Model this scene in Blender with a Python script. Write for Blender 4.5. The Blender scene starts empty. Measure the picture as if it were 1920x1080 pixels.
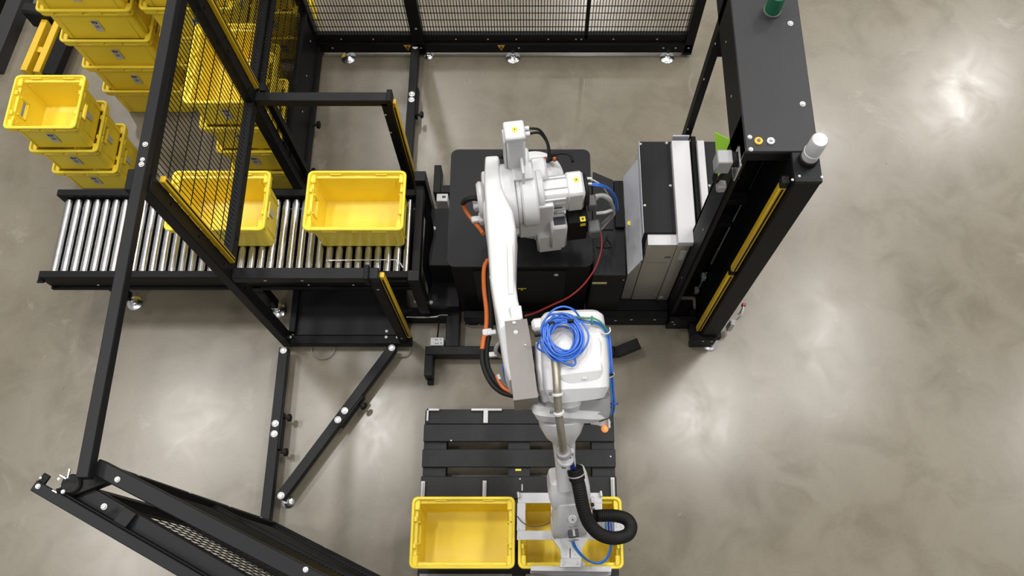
import bpy, bmesh, math, random
from mathutils import Vector, Matrix

random.seed(7)
V = Vector
SC = bpy.context.scene
COL = SC.collection

# ------------------------------------------------------------------ camera
CAM_H, TILT, FPX, PPX, PPY = 5.5, math.radians(20.9), 1583.0, 1000.0, 540.0
cam_d = bpy.data.cameras.new('camera')
cam = bpy.data.objects.new('camera', cam_d)
COL.objects.link(cam)
cam.location = (0, 0, CAM_H)
cam.rotation_euler = (TILT, 0, 0)
cam_d.sensor_width = 36.0
cam_d.lens = FPX / 1920 * 36.0
cam_d.shift_x = (960 - PPX) / 1920
cam_d.clip_start = 0.1
cam_d.clip_end = 200
SC.camera = cam

# ------------------------------------------------------------------ view, world, hall lamps
SC.view_settings.view_transform = 'Standard'
SC.view_settings.look = 'None'
SC.view_settings.gamma = 1.0
SC.view_settings.use_curve_mapping = False
SC.view_settings.exposure = 0.0
world = bpy.data.worlds.new('hall_light')
SC.world = world
world.use_nodes = True
bg = world.node_tree.nodes['Background']
bg.inputs[0].default_value = (1.0, 0.985, 0.96, 1)
bg.inputs[1].default_value = 0.38

def lamp(x, y, z, sx, sy, power, col=(1, 0.975, 0.94)):
    d = bpy.data.lights.new('hall_lamp', 'AREA')
    d.shape = 'RECTANGLE'; d.size = sx; d.size_y = sy
    d.energy = power; d.color = col
    o = bpy.data.objects.new('hall_lamp', d)
    COL.objects.link(o)
    o.location = (x, y, z)
LZ = 12.5
for lx, ly, sx, sy, pw in ((-7.1, 3.8, .5, 1.2, 300), (-3.6, 3.7, .5, 1.2, 300), (3.6, 4.0, .6, 1.4, 330), (6.4, 5.6, .5, 3.2, 380), (6.7, 10.4, .5, 2.2, 300),
                           (10.6, 12.0, .9, 1.3, 560), (-8.2, 1.3, .5, 1.4, 260), (-2.6, 10.8, .4, 2.6, 330), (1.6, 15.0, .5, 2.0, 330), (-8.5, 11.5, .5, 1.5, 330),
                           (0.0, -3.2, .5, 2.0, 230), (-5.5, -3.5, .5, 2.0, 200), (6.0, -3.0, .5, 2.0, 260), (11.5, 3.5, .5, 2.0, 300), (0.2, 7.2, .4, 2.0, 220)):
    lamp(lx, ly, LZ, sx, sy, pw * 1.05)


def P(px, py, z):
    """point of the place seen at a spot of the photograph, at height z (metres)"""
    s, c = math.sin(TILT), math.cos(TILT)
    a, b = (px - PPX) / FPX, (PPY - py) / FPX
    r = V((a, s + b * c, -c + b * s))
    t = (z - CAM_H) / r.z
    return V((r.x * t, r.y * t, z))


def PY(py, z):
    return P(PPX, py, z).y


# ------------------------------------------------------------------ materials
def mat(name, col, rough=0.5, metal=0.0, var=0.06, scale=9.0, bump=0.0, bscale=220.0, spec=0.5, trans=0.0, emit=0.0, rvar=0.0, coat=0.0):
    m = bpy.data.materials.new(name)
    m.use_nodes = True
    nt = m.node_tree
    b = nt.nodes['Principled BSDF']
    b.inputs['Roughness'].default_value = rough
    b.inputs['Metallic'].default_value = metal
    b.inputs['Specular IOR Level'].default_value = spec
    b.inputs['Transmission Weight'].default_value = trans
    b.inputs['Coat Weight'].default_value = coat
    tc = nt.nodes.new('ShaderNodeTexCoord')
    nz = nt.nodes.new('ShaderNodeTexNoise')
    nz.inputs['Scale'].default_value = scale
    nz.inputs['Detail'].default_value = 6
    nt.links.new(tc.outputs['Object'], nz.inputs['Vector'])
    mix = nt.nodes.new('ShaderNodeMix'); mix.data_type = 'RGBA'
    nt.links.new(nz.outputs['Fac'], mix.inputs[0])
    mix.inputs[6].default_value = (*[max(0, c * (1 - var)) for c in col], 1)
    mix.inputs[7].default_value = (*[min(1, c * (1 + var)) for c in col], 1)
    nt.links.new(mix.outputs[2], b.inputs['Base Color'])
    if rvar:
        mr = nt.nodes.new('ShaderNodeMapRange')
        mr.inputs[3].default_value = rough - rvar; mr.inputs[4].default_value = rough + rvar
        nt.links.new(nz.outputs['Fac'], mr.inputs[0]); nt.links.new(mr.outputs[0], b.inputs['Roughness'])
    if bump:
        n2 = nt.nodes.new('ShaderNodeTexNoise'); n2.inputs['Scale'].default_value = bscale
        nt.links.new(tc.outputs['Object'], n2.inputs['Vector'])
        bp = nt.nodes.new('ShaderNodeBump'); bp.inputs['Strength'].default_value = bump; bp.inputs['Distance'].default_value = 0.002
        nt.links.new(n2.outputs['Fac'], bp.inputs['Height']); nt.links.new(bp.outputs[0], b.inputs['Normal'])
    if emit:
        b.inputs['Emission Color'].default_value = (*col, 1)
        b.inputs['Emission Strength'].default_value = emit
    return m


M = dict(
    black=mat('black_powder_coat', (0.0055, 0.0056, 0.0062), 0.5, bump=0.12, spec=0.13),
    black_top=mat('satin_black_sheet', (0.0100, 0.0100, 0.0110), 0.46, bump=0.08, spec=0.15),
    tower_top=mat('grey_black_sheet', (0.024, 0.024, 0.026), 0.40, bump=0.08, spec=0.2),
    deep=mat('black_sheet_inside', (0.003, 0.003, 0.003), 0.6, spec=0.15),
    mesh=mat('black_welded_wire', (0.006, 0.006, 0.006), 0.5, spec=.2),
    yellow=mat('yellow_crate_plastic', (0.81, 0.625, 0.042), 0.42, var=0.04, scale=5, bump=0.05, spec=0.45),
    ylabel=mat('yellow_sticker', (0.62, 0.52, 0.015), 0.4),
    ymark=mat('yellow_light_curtain', (0.55, 0.35, 0.012), 0.35),
    white=mat('white_robot_paint', (0.52, 0.525, 0.53), 0.36, var=0.02, bump=0.03, bscale=90),
    white2=mat('white_sheet_metal', (0.50, 0.50, 0.51), 0.4, var=0.03),
    pale=mat('pale_grey_paint', (0.26, 0.26, 0.265), 0.4, var=0.03),
    silver=mat('zinc_plated_sheet', (0.44, 0.45, 0.49), 0.42, 0.12, var=0.08, rvar=0.06),
    steel=mat('brushed_steel_sheet', (0.50, 0.48, 0.44), 0.38, 0.75, var=0.05),
    taupe=mat('taupe_sheet_cover', (0.165, 0.152, 0.142), 0.45, 0.05, var=0.03),
    pipe=mat('brushed_pipe', (0.36, 0.33, 0.27), 0.33, 0.7, var=0.25, scale=14),
    roller=mat('zinc_roller', (0.50, 0.50, 0.51), 0.24, 1.0, var=0.06, scale=18, rvar=0.05),
    chrome=mat('chrome', (0.70, 0.70, 0.71), 0.24, 1.0, var=0.02),
    bolt=mat('bright_bolt_head', (0.50, 0.50, 0.50), 0.35, 0.3),
    rubber=mat('black_rubber', (0.006, 0.006, 0.006), 0.6, spec=.25, bump=0.3, bscale=120),
    orange=mat('orange_cable_jacket', (0.45, 0.10, 0.016), 0.45),
    lampo=mat('orange_lamp_lens', (0.95, 0.34, 0.10), 0.2, emit=0.35),
    blue=mat('blue_air_hose', (0.022, 0.11, 0.48), 0.32),
    dblue=mat('dark_blue_hose', (0.014, 0.04, 0.26), 0.35),
    lblue=mat('light_blue_hose', (0.07, 0.24, 0.48), 0.32),
    green=mat('green_hose', (0.03, 0.17, 0.10), 0.4),
    red=mat('red_cable', (0.22, 0.015, 0.015), 0.4),
    greyc=mat('grey_cable', (0.20, 0.20, 0.195), 0.45),
    wood=mat('black_stained_wood', (0.0115, 0.012, 0.0135), 0.6, spec=.3, var=0.35, scale=30, bump=0.5, bscale=60),
    paper=mat('white_label_paper', (0.44, 0.44, 0.43), 0.5, var=0.02),
    ink=mat('black_print', (0.03, 0.03, 0.04), 0.5),
    dgrey=mat('dark_grey_plastic', (0.075, 0.075, 0.078), 0.5),
    acryl=mat('green_acrylic', (0.34, 0.66, 0.05), 0.2, trans=0.1, spec=0.5),
    greenlamp=mat('green_beacon_lens', (0.012, 0.12, 0.06), 0.5, trans=0.1),
    lens=mat('frosted_beacon_lens', (0.55, 0.55, 0.56), 0.3, trans=0.25),
    amber=mat('amber_pushbutton', (0.6, 0.34, 0.012), 0.35),
)


def floor_material():
    m = bpy.data.materials.new('polished_concrete')
    m.use_nodes = True
    nt = m.node_tree; L = nt.links
    b = nt.nodes['Principled BSDF']
    tc = nt.nodes.new('ShaderNodeTexCoord')
    def noise(s, d=6, r=0.55, dist=0.0):
        n = nt.nodes.new('ShaderNodeTexNoise')
        n.inputs['Scale'].default_value = s; n.inputs['Detail'].default_value = d
        n.inputs['Roughness'].default_value = r; n.inputs['Distortion'].default_value = dist
        L.new(tc.outputs['Object'], n.inputs['Vector'])
        return n
    def ramp(src, stops):
        r = nt.nodes.new('ShaderNodeValToRGB')
        els = r.color_ramp.elements
        while len(els) < len(stops): els.new(0.5)
        for e, (p, c) in zip(els, stops):
            e.position = p; e.color = (*c, 1)
        L.new(src, r.inputs[0])
        return r
    def mix(a, c, fac, mode='MIX'):
        x = nt.nodes.new('ShaderNodeMix'); x.data_type = 'RGBA'; x.blend_type = mode
        if isinstance(fac, float): x.inputs[0].default_value = fac
        else: L.new(fac, x.inputs[0])
        L.new(a, x.inputs[6]); L.new(c, x.inputs[7])
        return x
    n1 = noise(0.55, 5, 0.55, 0.3)
    n2 = noise(3.2, 8, 0.62, 0.6)
    n3 = noise(38, 6, 0.7)
    n4 = noise(1.3, 10, 0.72, 1.2)
    base = ramp(n1.outputs['Fac'], [(0.30, (0.152, 0.133, 0.098)), (0.52, (0.172, 0.152, 0.115)), (0.75, (0.195, 0.178, 0.142))])
    mid = ramp(n2.outputs['Fac'], [(0.32, (0.80, 0.79, 0.77)), (0.55, (1, 1, 1)), (0.75, (1.0, 0.99, 0.97))])
    c1 = mix(base.outputs[0], mid.outputs[0], 0.8, 'MULTIPLY')
    fine = ramp(n3.outputs['Fac'], [(0.30, (0.86, 0.85, 0.84)), (0.5, (1, 1, 1)), (0.8, (1.0, 1.0, 1.0))])
    c2 = mix(c1.outputs[2], fine.outputs[0], 0.5, 'MULTIPLY')
    # worn pale patches
    msk = ramp(n4.outputs['Fac'], [(0.60, (0, 0, 0)), (0.66, (0.55, 0.55, 0.55))])
    pale = nt.nodes.new('ShaderNodeRGB'); pale.outputs[0].default_value = (0.235, 0.216, 0.178, 1)
    c3 = mix(c2.outputs[2], pale.outputs[0], msk.outputs[0])
    # scattered dark specks
    vo = nt.nodes.new('ShaderNodeTexVoronoi'); vo.inputs['Scale'].default_value = 3.2
    L.new(tc.outputs['Object'], vo.inputs['Vector'])
    sp = ramp(vo.outputs['Distance'], [(0.016, (0.35, 0.34, 0.33)), (0.026, (1, 1, 1))])
    c4 = mix(c3.outputs[2], sp.outputs[0], 1.0, 'MULTIPLY')
    L.new(c4.outputs[2], b.inputs['Base Color'])
    rr = nt.nodes.new('ShaderNodeMapRange')
    rr.inputs[1].default_value = 0.3; rr.inputs[2].default_value = 0.7
    rr.inputs[3].default_value = 0.20; rr.inputs[4].default_value = 0.29
    L.new(n2.outputs['Fac'], rr.inputs[0]); L.new(rr.outputs[0], b.inputs['Roughness'])
    b.inputs['Specular IOR Level'].default_value = 0.42
    bp = nt.nodes.new('ShaderNodeBump'); bp.inputs['Strength'].default_value = 0.05; bp.inputs['Distance'].default_value = 0.01
    L.new(n2.outputs['Fac'], bp.inputs['Height']); L.new(bp.outputs[0], b.inputs['Normal'])
    return m


# ------------------------------------------------------------------ mesh helpers
ROOTLOC = {}


def rloc(o):
    while o is not None and o.parent is not None:
        o = o.parent
    return ROOTLOC.get(o.name, V((0, 0, 0))) if o is not None else V((0, 0, 0))


def frame(d, up=V((0, 0, 1))):
    """orthonormal (side, up, along) for a direction"""
    t = V(d).normalized()
    s = t.cross(up)
    if s.length < 1e-4:
        s = t.cross(V((0, 1, 0)))
    s.normalize()
    return s, s.cross(t).normalized(), t


class MB:
    def __init__(self):
        self.v = []; self.f = []

    def add(self, vs, fs):
        n = len(self.v)
        self.v += [V(p) for p in vs]
        self.f += [tuple(i + n for i in f) for f in fs]
        return self

    def cbox(self, c, ax, h, bev=0.003):
        """chamfered box: centre, three axes, three half sizes"""
        c = V(c); vs = []; idx = {}
        bev = min(bev, 0.45 * min(h))
        for sx in (-1, 1):
            for sy in (-1, 1):
                for sz in (-1, 1):
                    for k in range(3):
                        hh = [h[0] - bev, h[1] - bev, h[2] - bev]; hh[k] = h[k]
                        idx[(sx, sy, sz, k)] = len(vs)
                        vs.append(c + ax[0] * (sx * hh[0]) + ax[1] * (sy * hh[1]) + ax[2] * (sz * hh[2]))
        fs = []
        for k in range(3):
            a, b_ = [i for i in range(3) if i != k]
            for s in (-1, 1):
                q = []
                for (u, w) in ((-1, -1), (1, -1), (1, 1), (-1, 1)):
                    t = [0, 0, 0]; t[k] = s; t[a] = u; t[b_] = w
                    q.append(idx[(*t, k)])
                fs.append(tuple(q))
            for u in (-1, 1):
                for w in (-1, 1):
                    q = []
                    for (e, kk) in ((-1, a), (1, a), (1, b_), (-1, b_)):
                        t = [0, 0, 0]; t[k] = e; t[a] = u; t[b_] = w
                        q.append(idx[(*t, kk)])
                    fs.append(tuple(q))
        for sx in (-1, 1):
            for sy in (-1, 1):
                for sz in (-1, 1):
                    fs.append(tuple(idx[(sx, sy, sz, k)] for k in range(3)))
        return self.add(vs, fs)

    def box(self, x0, x1, y0, y1, z0, z1, bev=0.003):
        return self.cbox(((x0 + x1) / 2, (y0 + y1) / 2, (z0 + z1) / 2), (V((1, 0, 0)), V((0, 1, 0)), V((0, 0, 1))),
                         (abs(x1 - x0) / 2, abs(y1 - y0) / 2, abs(z1 - z0) / 2), bev)

    def bar(self, p, q, w, h, up=V((0, 0, 1)), bev=0.003, ext=0.0):
        p = V(p); q = V(q)
        s, u, t = frame(q - p, V(up))
        return self.cbox((p + q) / 2, (s, u, t), (w / 2, h / 2, (q - p).length / 2 + ext), bev)

    def loft(self, rings, cap=True, closed=False):
        n = len(rings[0]); vs = [p for r in rings for p in r]; fs = []
        m = len(rings)
        for i in range(m if closed else m - 1):
            j = (i + 1) % m
            for k in range(n):
                l = (k + 1) % n
                fs.append((i * n + k, i * n + l, j * n + l, j * n + k))
        if cap and not closed:
            fs.append(tuple(range(n))[::-1]); fs.append(tuple(range((m - 1) * n, m * n)))
        return self.add(vs, fs)

    def cyl(self, p, q, r, r2=None, n=20, bev=0.0):
        p = V(p); q = V(q); r2 = r if r2 is None else r2
        s, u, t = frame(q - p)
        def ring(c, rr):
            return [c + (s * math.cos(2 * math.pi * k / n) + u * math.sin(2 * math.pi * k / n)) * rr for k in range(n)]
        if bev:
            rs = [ring(p, r - bev), ring(p + t * bev, r), ring(q - t * bev, r2), ring(q, r2 - bev)]
        else:
            rs = [ring(p, r), ring(q, r2)]
        return self.loft(rs)

    def lathe(self, p, axis, prof, n=24):
        """profile of (distance along axis, radius)"""
        p = V(p); s, u, t = frame(axis)
        rs = [[p + t * a + (s * math.cos(2 * math.pi * k / n) + u * math.sin(2 * math.pi * k / n)) * max(r, 1e-4) for k in range(n)] for a, r in prof]
        return self.loft(rs)

    def tube(self, pts, r, n=8, seg=6, closed=False, ribs=0.0):
        pts = [V(p) for p in pts]
        m = len(pts); cur = []
        rng = range(m if closed else m - 1)
        for i in rng:
            p1, p2 = pts[i], pts[(i + 1) % m]
            p0 = pts[(i - 1) % m] if closed or i > 0 else p1 * 2 - p2
            p3 = pts[(i + 2) % m] if closed or i < m - 2 else p2 * 2 - p1
            for k in range(seg):
                t = k / seg
                cur.append(0.5 * ((2 * p1) + (p2 - p0) * t + (2 * p0 - 5 * p1 + 4 * p2 - p3) * t * t + (3 * p1 - p0 - 3 * p2 + p3) * t ** 3))
        if not closed: cur.append(pts[-1])
        rings = []; s = None
        for i, c in enumerate(cur):
            a = cur[i - 1] if (i > 0 or closed) else c
            b = cur[(i + 1) % len(cur)] if (i < len(cur) - 1 or closed) else c
            t = (b - a)
            if t.length < 1e-7: t = V((0, 0, 1))
            t.normalize()
            if s is None:
                s, _, _ = frame(t)
            s = (s - t * s.dot(t)).normalized(); u = t.cross(s)
            rr = r * (1 + (ribs if i % 2 else -ribs))
            rings.append([c + (s * math.cos(2 * math.pi * k / n) + u * math.sin(2 * math.pi * k / n)) * rr for k in range(n)])
        return self.loft(rings, closed=closed)

    def prism(self, poly, z0, z1):
        """vertical prism over a list of (x, y)"""
        return self.loft([[V((x, y, z0)) for x, y in poly], [V((x, y, z1)) for x, y in poly]])

    def slab(self, poly, th):
        """polygon of 3-D points given thickness along its normal"""
        poly = [V(p) for p in poly]
        nrm = (poly[1] - poly[0]).cross(poly[2] - poly[1]).normalized()
        return self.loft([[p for p in poly], [p + nrm * th for p in poly]])

    def super(self, secs, n=24):
        """loft of super-ellipse sections (centre, side axis, up axis, half width, half height, exponent)"""
        rings = []
        for c, s, u, a, b, e in secs:
            ring = []
            for k in range(n):
                t = 2 * math.pi * k / n
                cs, sn = math.cos(t), math.sin(t)
                ring.append(V(c) + V(s) * (a * math.copysign(abs(cs) ** (2 / e), cs)) + V(u) * (b * math.copysign(abs(sn) ** (2 / e), sn)))
            rings.append(ring)
        return self.loft(rings)

    def build(self, name, m, parent=None, angle=38, kind=None, fix=True):
        me = bpy.data.meshes.new(name)
        off = rloc(parent) if parent is not None else V((0, 0, 0))
        me.from_pydata([tuple(p - off) for p in self.v], [], self.f)
        if fix:
            bm = bmesh.new(); bm.from_mesh(me)
            bmesh.ops.recalc_face_normals(bm, faces=bm.faces)
            bm.to_mesh(me); bm.free()
        me.materials.append(M[m] if isinstance(m, str) else m)
        me.polygons.foreach_set('use_smooth', [True] * len(me.polygons))
        me.set_sharp_from_angle(angle=math.radians(angle))
        me.update()
        o = bpy.data.objects.new(name, me)
        COL.objects.link(o)
        if parent is not None: o.parent = parent
        if kind: o['kind'] = kind
        return o


def thing(name, label, cat, loc, group=None):
    o = bpy.data.objects.new(name, None)
    COL.objects.link(o)
    o.location = loc; o.empty_display_size = 0.05
    o['label'] = label; o['category'] = cat
    if group: o['group'] = group
    ROOTLOC[o.name] = V(loc)
    return o


def copy_tree(o, parent=None):
    c = o.copy(); COL.objects.link(c)
    if parent is not None: c.parent = parent
    for ch in [x for x in bpy.data.objects if x.parent == o]:
        copy_tree(ch, c)
    return c


# shared bolt head: domed washer head with a socket, radius 1
_b = MB().lathe((0, 0, 0), (0, 0, 1), [(0, 1.0), (0.12, 1.0), (0.18, 0.78), (0.55, 0.70), (0.62, 0.6), (0.62, 0.34), (0.35, 0.30), (0.35, 0.0)], n=14)
BOLT = bpy.data.meshes.new('bolt')
BOLT.from_pydata([tuple(p) for p in _b.v], [], _b.f)
BOLT.materials.append(M['bolt'])
_bm = bmesh.new(); _bm.from_mesh(BOLT); bmesh.ops.recalc_face_normals(_bm, faces=_bm.faces); _bm.to_mesh(BOLT); _bm.free()


def bolts(parent, items, nrm=(0, 0, 1)):
    off = rloc(parent)
    for it in items:
        p, r = it[0], it[1]
        n = V(it[2]) if len(it) > 2 else V(nrm)
        s, u, t = frame(n)
        o = bpy.data.objects.new('bolt', BOLT)
        COL.objects.link(o); o.parent = parent
        o.location = V(p) - off
        o.rotation_euler = Matrix((s, u, t)).transposed().to_euler()
        o.scale = (r, r, r)


def levelling_foot(parent, x, y, ztop, r=0.052):
    f = MB().lathe((x, y, 0.0), (0, 0, 1), [(0, r * 0.96), (0.004, r), (0.010, r), (0.016, r * 0.82), (0.022, r * 0.5), (0.032, 0.02), (0.036, 0.012)], n=28).build('foot_disc', 'chrome', parent)
    MB().cyl((x, y, 0.030), (x, y, ztop), 0.010, n=12).build('foot_stem', 'chrome', f)
    MB().lathe((x, y, 0.045), (0, 0, 1), [(0, 0.019), (0.016, 0.019)], n=6).build('lock_nut', 'bolt', f)


# ------------------------------------------------------------------ floor
fl = MB().add([(-14, -8, 0), (14, -8, 0), (14, 16, 0), (-14, 16, 0)], [(0, 1, 2, 3)]).build('floor', floor_material(), fix=False)
fl['kind'] = 'structure'

# ------------------------------------------------------------------ crates
def crate_proto(L, W, H, name='plastic_crate'):
    hw = 0.055 if W > 0.35 else 0.05
    lg = 0.055
    def ring(d, z, r):
        a, b = L / 2 - d, W / 2 - d; r = max(r, 0.004); pts = []
        for ci, (sx, sy) in enumerate(((1, 1), (-1, 1), (-1, -1), (1, -1))):
            cx, cy = sx * (a - r), sy * (b - r); st = ci * 90
            for k in range(5):
                t = math.radians(st + k * 22.5)
                pts.append(V((cx + r * math.cos(t), cy + r * math.sin(t), z)))
            if ci == 1: pts += [V((-a, hw, z)), V((-a, -hw, z))]
            if ci == 3: pts += [V((a, -hw, z)), V((a, hw, z))]
        return pts
    z0, z1 = H - 0.125, H - 0.085
    outer = [(0.046, 0.0, .02), (0.040, 0.006, .022), (0.034, z0, .024), (0.033, z1, .024), (0.032, H - 0.068, .024), (0.010, H - 0.064, .03), (0.008, H - 0.050, .032),
             (0.020, H - 0.046, .026), (0.020, H - 0.024, .026), (0.002, H - 0.021, .032), (0.0, H - 0.016, .033), (0.0, H - 0.005, .033), (0.004, H, .031)]
    inner = [(0.014, H, .026), (0.017, H - 0.004, .024), (0.019, H - 0.03, .024), (0.036, H - 0.034, .018), (0.038, z1, .018), (0.039, z0, .018), (0.050, 0.014, .014), (0.056, 0.009, .012)]
    a = 2; b = len(outer) + 4
    rings = [ring(*q) for q in outer + inner]
    N = len(rings[0]); vs = [p for r in rings for p in r]; fs = []
    holes = ((10, 11), (22, 23))
    for i in range(len(rings) - 1):
        for k in range(N):
            l = (k + 1) % N
            if i in (a, b) and (k, l) in holes: continue
            fs.append((i * N + k, i * N + l, (i + 1) * N + l, (i + 1) * N + k))
    fs.append(tuple(range(N))[::-1]); fs.append(tuple(range((len(rings) - 1) * N, len(rings) * N)))
    for (j, k) in holes:
        o = [a * N + j, a * N + k, (a + 1) * N + k, (a + 1) * N + j]
        i_ = [(b + 1) * N + j, (b + 1) * N + k, b * N + k, b * N + j]
        for q in range(4):
            fs.append((o[q], o[(q + 1) % 4], i_[(q + 1) % 4], i_[q]))
    root = thing(name, '', 'crate', (0, 0, 0))
    body = MB().add(vs, fs)
    # blocks in the groove between rim and lip, leaving dark slots
    for sy in (-1, 1):
        y = sy * (W / 2 - 0.013)
        xs = [-.5, -.30, -.20, .20, .30, .5]
        for x0, x1 in ((-.46, -.33), (-.17, -.03), (.03, .17), (.33, .46)):
            body.box(x0 * L, x1 * L, y - .008, y + .008, H - .05, H - .02, .002)
        for x in (-.36 * L, .36 * L):
            body.box(x - .004, x + .004, sy * (W / 2 - .036) - .006, sy * (W / 2 - .036) + .006, .02, H - .066, .002)
    for sx in (-1, 1):
        x = sx * (L / 2 - 0.013)
        for y0, y1 in ((-.44, -.25), (.25, .44), (-.12, .12)):
            body.box(x - .008, x + .008, y0 * W, y1 * W, H - .05, H - .02, .002)
        for y in (-.28 * W, .28 * W):
            body.box(sx * (L / 2 - .036) - .006, sx * (L / 2 - .036) + .006, y - .004, y + .004, .02, H - .066, .002)
        # handle frame outside and inside
        for s2 in (-1, 1):
            body.box(sx * (L / 2 - .036) - .010, sx * (L / 2 - .036) + .010, s2 * (hw + .006) - .005, s2 * (hw + .006) + .005, z0 - .012, H - .05, .002)
        body.box(sx * (L / 2 - .036) - .010, sx * (L / 2 - .036) + .010, -hw - .01, hw + .01, z0 - .014, z0 - .003, .002)
    pads = body
    for sx in (-1, 1):
        for sy in (-1, 1):
            pads.box(sx * (L / 2 - .016), sx * (L / 2 - .046), sy * (W / 2 - .016), sy * (W / 2 - .075), H - .036, H - .014, .004)
        pads.box(sx * (L / 2 - .016), sx * (L / 2 - .034), -lg - .035, -lg - .004, H - .05, H - .010, .003)
        pads.box(sx * (L / 2 - .016), sx * (L / 2 - .034), lg + .004, lg + .035, H - .05, H - .010, .003)
    for x in (-.22 * L, .24 * L):
        for sy in (-1, 1):
            pads.box(x - .035, x + .035, sy * (W / 2 - .014), sy * (W / 2 - .024), H - .022, H - .012, .002)
    body.build('body', 'yellow', root)
    # stuck-on labels, front and right
    fy = -(W / 2 - .0335)
    lab = MB().box(-.025, .025, fy - .0045, fy - .0015, H * .35 - .022, H * .35 + .083, .0005).build('label', 'paper', root)
    pr = MB()
    for x0, x1, a0, a1 in ((-.018, -.004, .052, .070), (-.002, .003, .056, .070), (.005, .016, .050, .068), (-.012, .010, .046, .050)):
        pr.box(x0, x1, fy - .0052, fy - .0046, H * .35 + a0 * 1.1, H * .35 + a1 * 1.1, .0001)
    for k in range(4):
        pr.box(-.014, .016 - .004 * (k % 2), fy - .0052, fy - .0046, H * .35 + .012 + k * .007, H * .35 + .015 + k * .007, .0001)
    pr.build('print', 'ink', lab)
    sx = L / 2 - .0335
    MB().box(sx + .0015, sx + .0045, -.02, .02, H * .32, H * .32 + .075, .0005).build('label', 'paper', root)
    return root


H6 = 0.33
crate6 = crate_proto(0.6, 0.4, H6)
crate5 = crate_proto(0.46, 0.4, 0.31)
crate4 = crate_proto(0.43, 0.58, 0.31)
USED = set()


def put_crate(proto, x, y, z, label, group, rz=0.0):
    o = proto if proto.name not in USED else copy_tree(proto)
    USED.add(proto.name); USED.add(o.name)
    o.location = (x, y, z); o.rotation_euler = (0, 0, rz)
    ROOTLOC[o.name] = V((x, y, z))
    o['label'] = label; o['category'] = 'crate'
    if group: o['group'] = group
    elif 'group' in o: del o['group']
    return o


def at_corner(px, py, z, L, W):
    """centre of a crate whose rim's front-left corner is seen at (px, py)"""
    c = P(px, py, z)
    return c.x + L / 2, c.y + W / 2


PAL_Z = 0.144
for i, (px, lab) in enumerate(((766, 'empty yellow crate on the front left of the black pallet'),
                               (971, 'yellow crate under the robot gripper on the front right of the pallet'))):
    x, y = at_corner(px, 1068, PAL_Z + H6, .6, .4)
    put_crate(crate6, x, y + .004, PAL_Z + 0.001, lab, 'crates on the pallet')
CONV_Z = 0.62
x, y = at_corner(304, 437, CONV_Z + H6, .6, .4)
put_crate(crate6, x, 2.305, CONV_Z, 'yellow crate on the roller conveyor half behind the wire mesh', 'crates on the conveyor')
x, y = at_corner(565, 437, CONV_Z + H6, .6, .4)
put_crate(crate6, x, 2.305, CONV_Z, 'empty yellow crate at the robot end of the roller conveyor', 'crates on the conveyor')

NTH = ['bottom', 'second from the floor', 'third from the floor', 'fourth from the floor', 'fifth from the floor', 'sixth from the floor']
def stack(proto, L, W, cx, cy, n, what, grp, top=None, step=0.29):
    for k in range(n):
        jx, jy = random.uniform(-.004, .004), random.uniform(-.004, .004)
        pos = NTH[k] if not (top and k == n - 1) else top
        put_crate(proto, cx + jx, cy + jy, 0.001 + k * step, f'yellow crate, {pos} of {what}', grp)
x1, y1 = at_corner(3, 240, 0.89, .46, .4)
stack(crate5, .46, .4, x1, y1, 3, 'the short stack left of the conveyor', 'short crate stack beside the conveyor', 'open topmost')
x2, y2 = at_corner(112, 79, 0.90, .6, .4)
stack(crate6, .6, .4, x2, y2, 6, 'the tall stack behind the short one', 'tall left crate stack', step=.292)
stack(crate6, .6, .4, x2 + .645, y2 + .02, 6, 'the tall stack right of the leftmost tall one', 'tall middle crate stack', step=.292)
x4, y4 = at_corner(409, 285, 0.60, .43, .58)
x4 -= .022
stack(crate4, .43, .58, x4, y4, 4, 'the stack behind the wire mesh by the conveyor', 'crate stack behind the mesh fence', 'open topmost')
stack(crate4, .43, .58, x4, 4.25, 5, 'the rearmost stack against the mesh fence', 'rear crate stack behind the mesh fence')

# the crates in use on the pallet and the conveyor carry no front label
for r_ in [x for x in bpy.data.objects if x.get('group') in ('crates on the pallet', 'crates on the conveyor')]:
    for ch in [x for x in r_.children if x.name.startswith('label')]:
        if ch.children:
            for g in list(ch.children): bpy.data.objects.remove(g)
            bpy.data.objects.remove(ch)

# ------------------------------------------------------------------ roller conveyor
cx0, cx1 = P(108, 440, .6).x, P(782, 440, .6).x
cv = thing('roller_conveyor', 'black roller conveyor with bright metal rollers carrying two crates', 'conveyor', ((cx0 + cx1) / 2, 2.22, 0))
yf, yb = 1.965, 2.485
MB().box(cx0 - .03, cx1, yf - .045, yf, .47, .655).box(cx0 - .03, cx1, yf - .06, yf - .045, .47, .50).build('front_side_rail', 'black', cv)
MB().box(cx0 - .03, cx1, yb, yb + .045, .47, .655).build('rear_side_rail', 'black', cv)
for k in range(6):
    xx = cx0 + .1 + k * (cx1 - cx0 - .2) / 5
    MB().box(xx - .02, xx + .02, yf, yb, .48, .52).build('cross_member', 'black', cv)
MB().box(cx0 - .05, cx1, yf + .0, yb, .44, .455).build('drip_tray', 'deep', cv)
n = int((cx1 - cx0) / .0612)
rme = None
for k in range(n):
    xx = cx0 + .03 + k * .0612
    if rme is None:
        r = MB().lathe((xx, yf + .006, .595), (0, 1, 0), [(0, .008), (.0, .008), (.001, .0225), (.0035, .025), (.5045, .025), (.507, .0225), (.508, .008)], n=22).build('roller', 'roller', cv)
        rme = r
        rx0 = xx
    else:
        c = rme.copy(); COL.objects.link(c); c.parent = cv
        c.location = (xx - rx0, 0, 0)
for (py, s) in ((512, 1), (528, 1)):
    pass
cap = MB()
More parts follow.
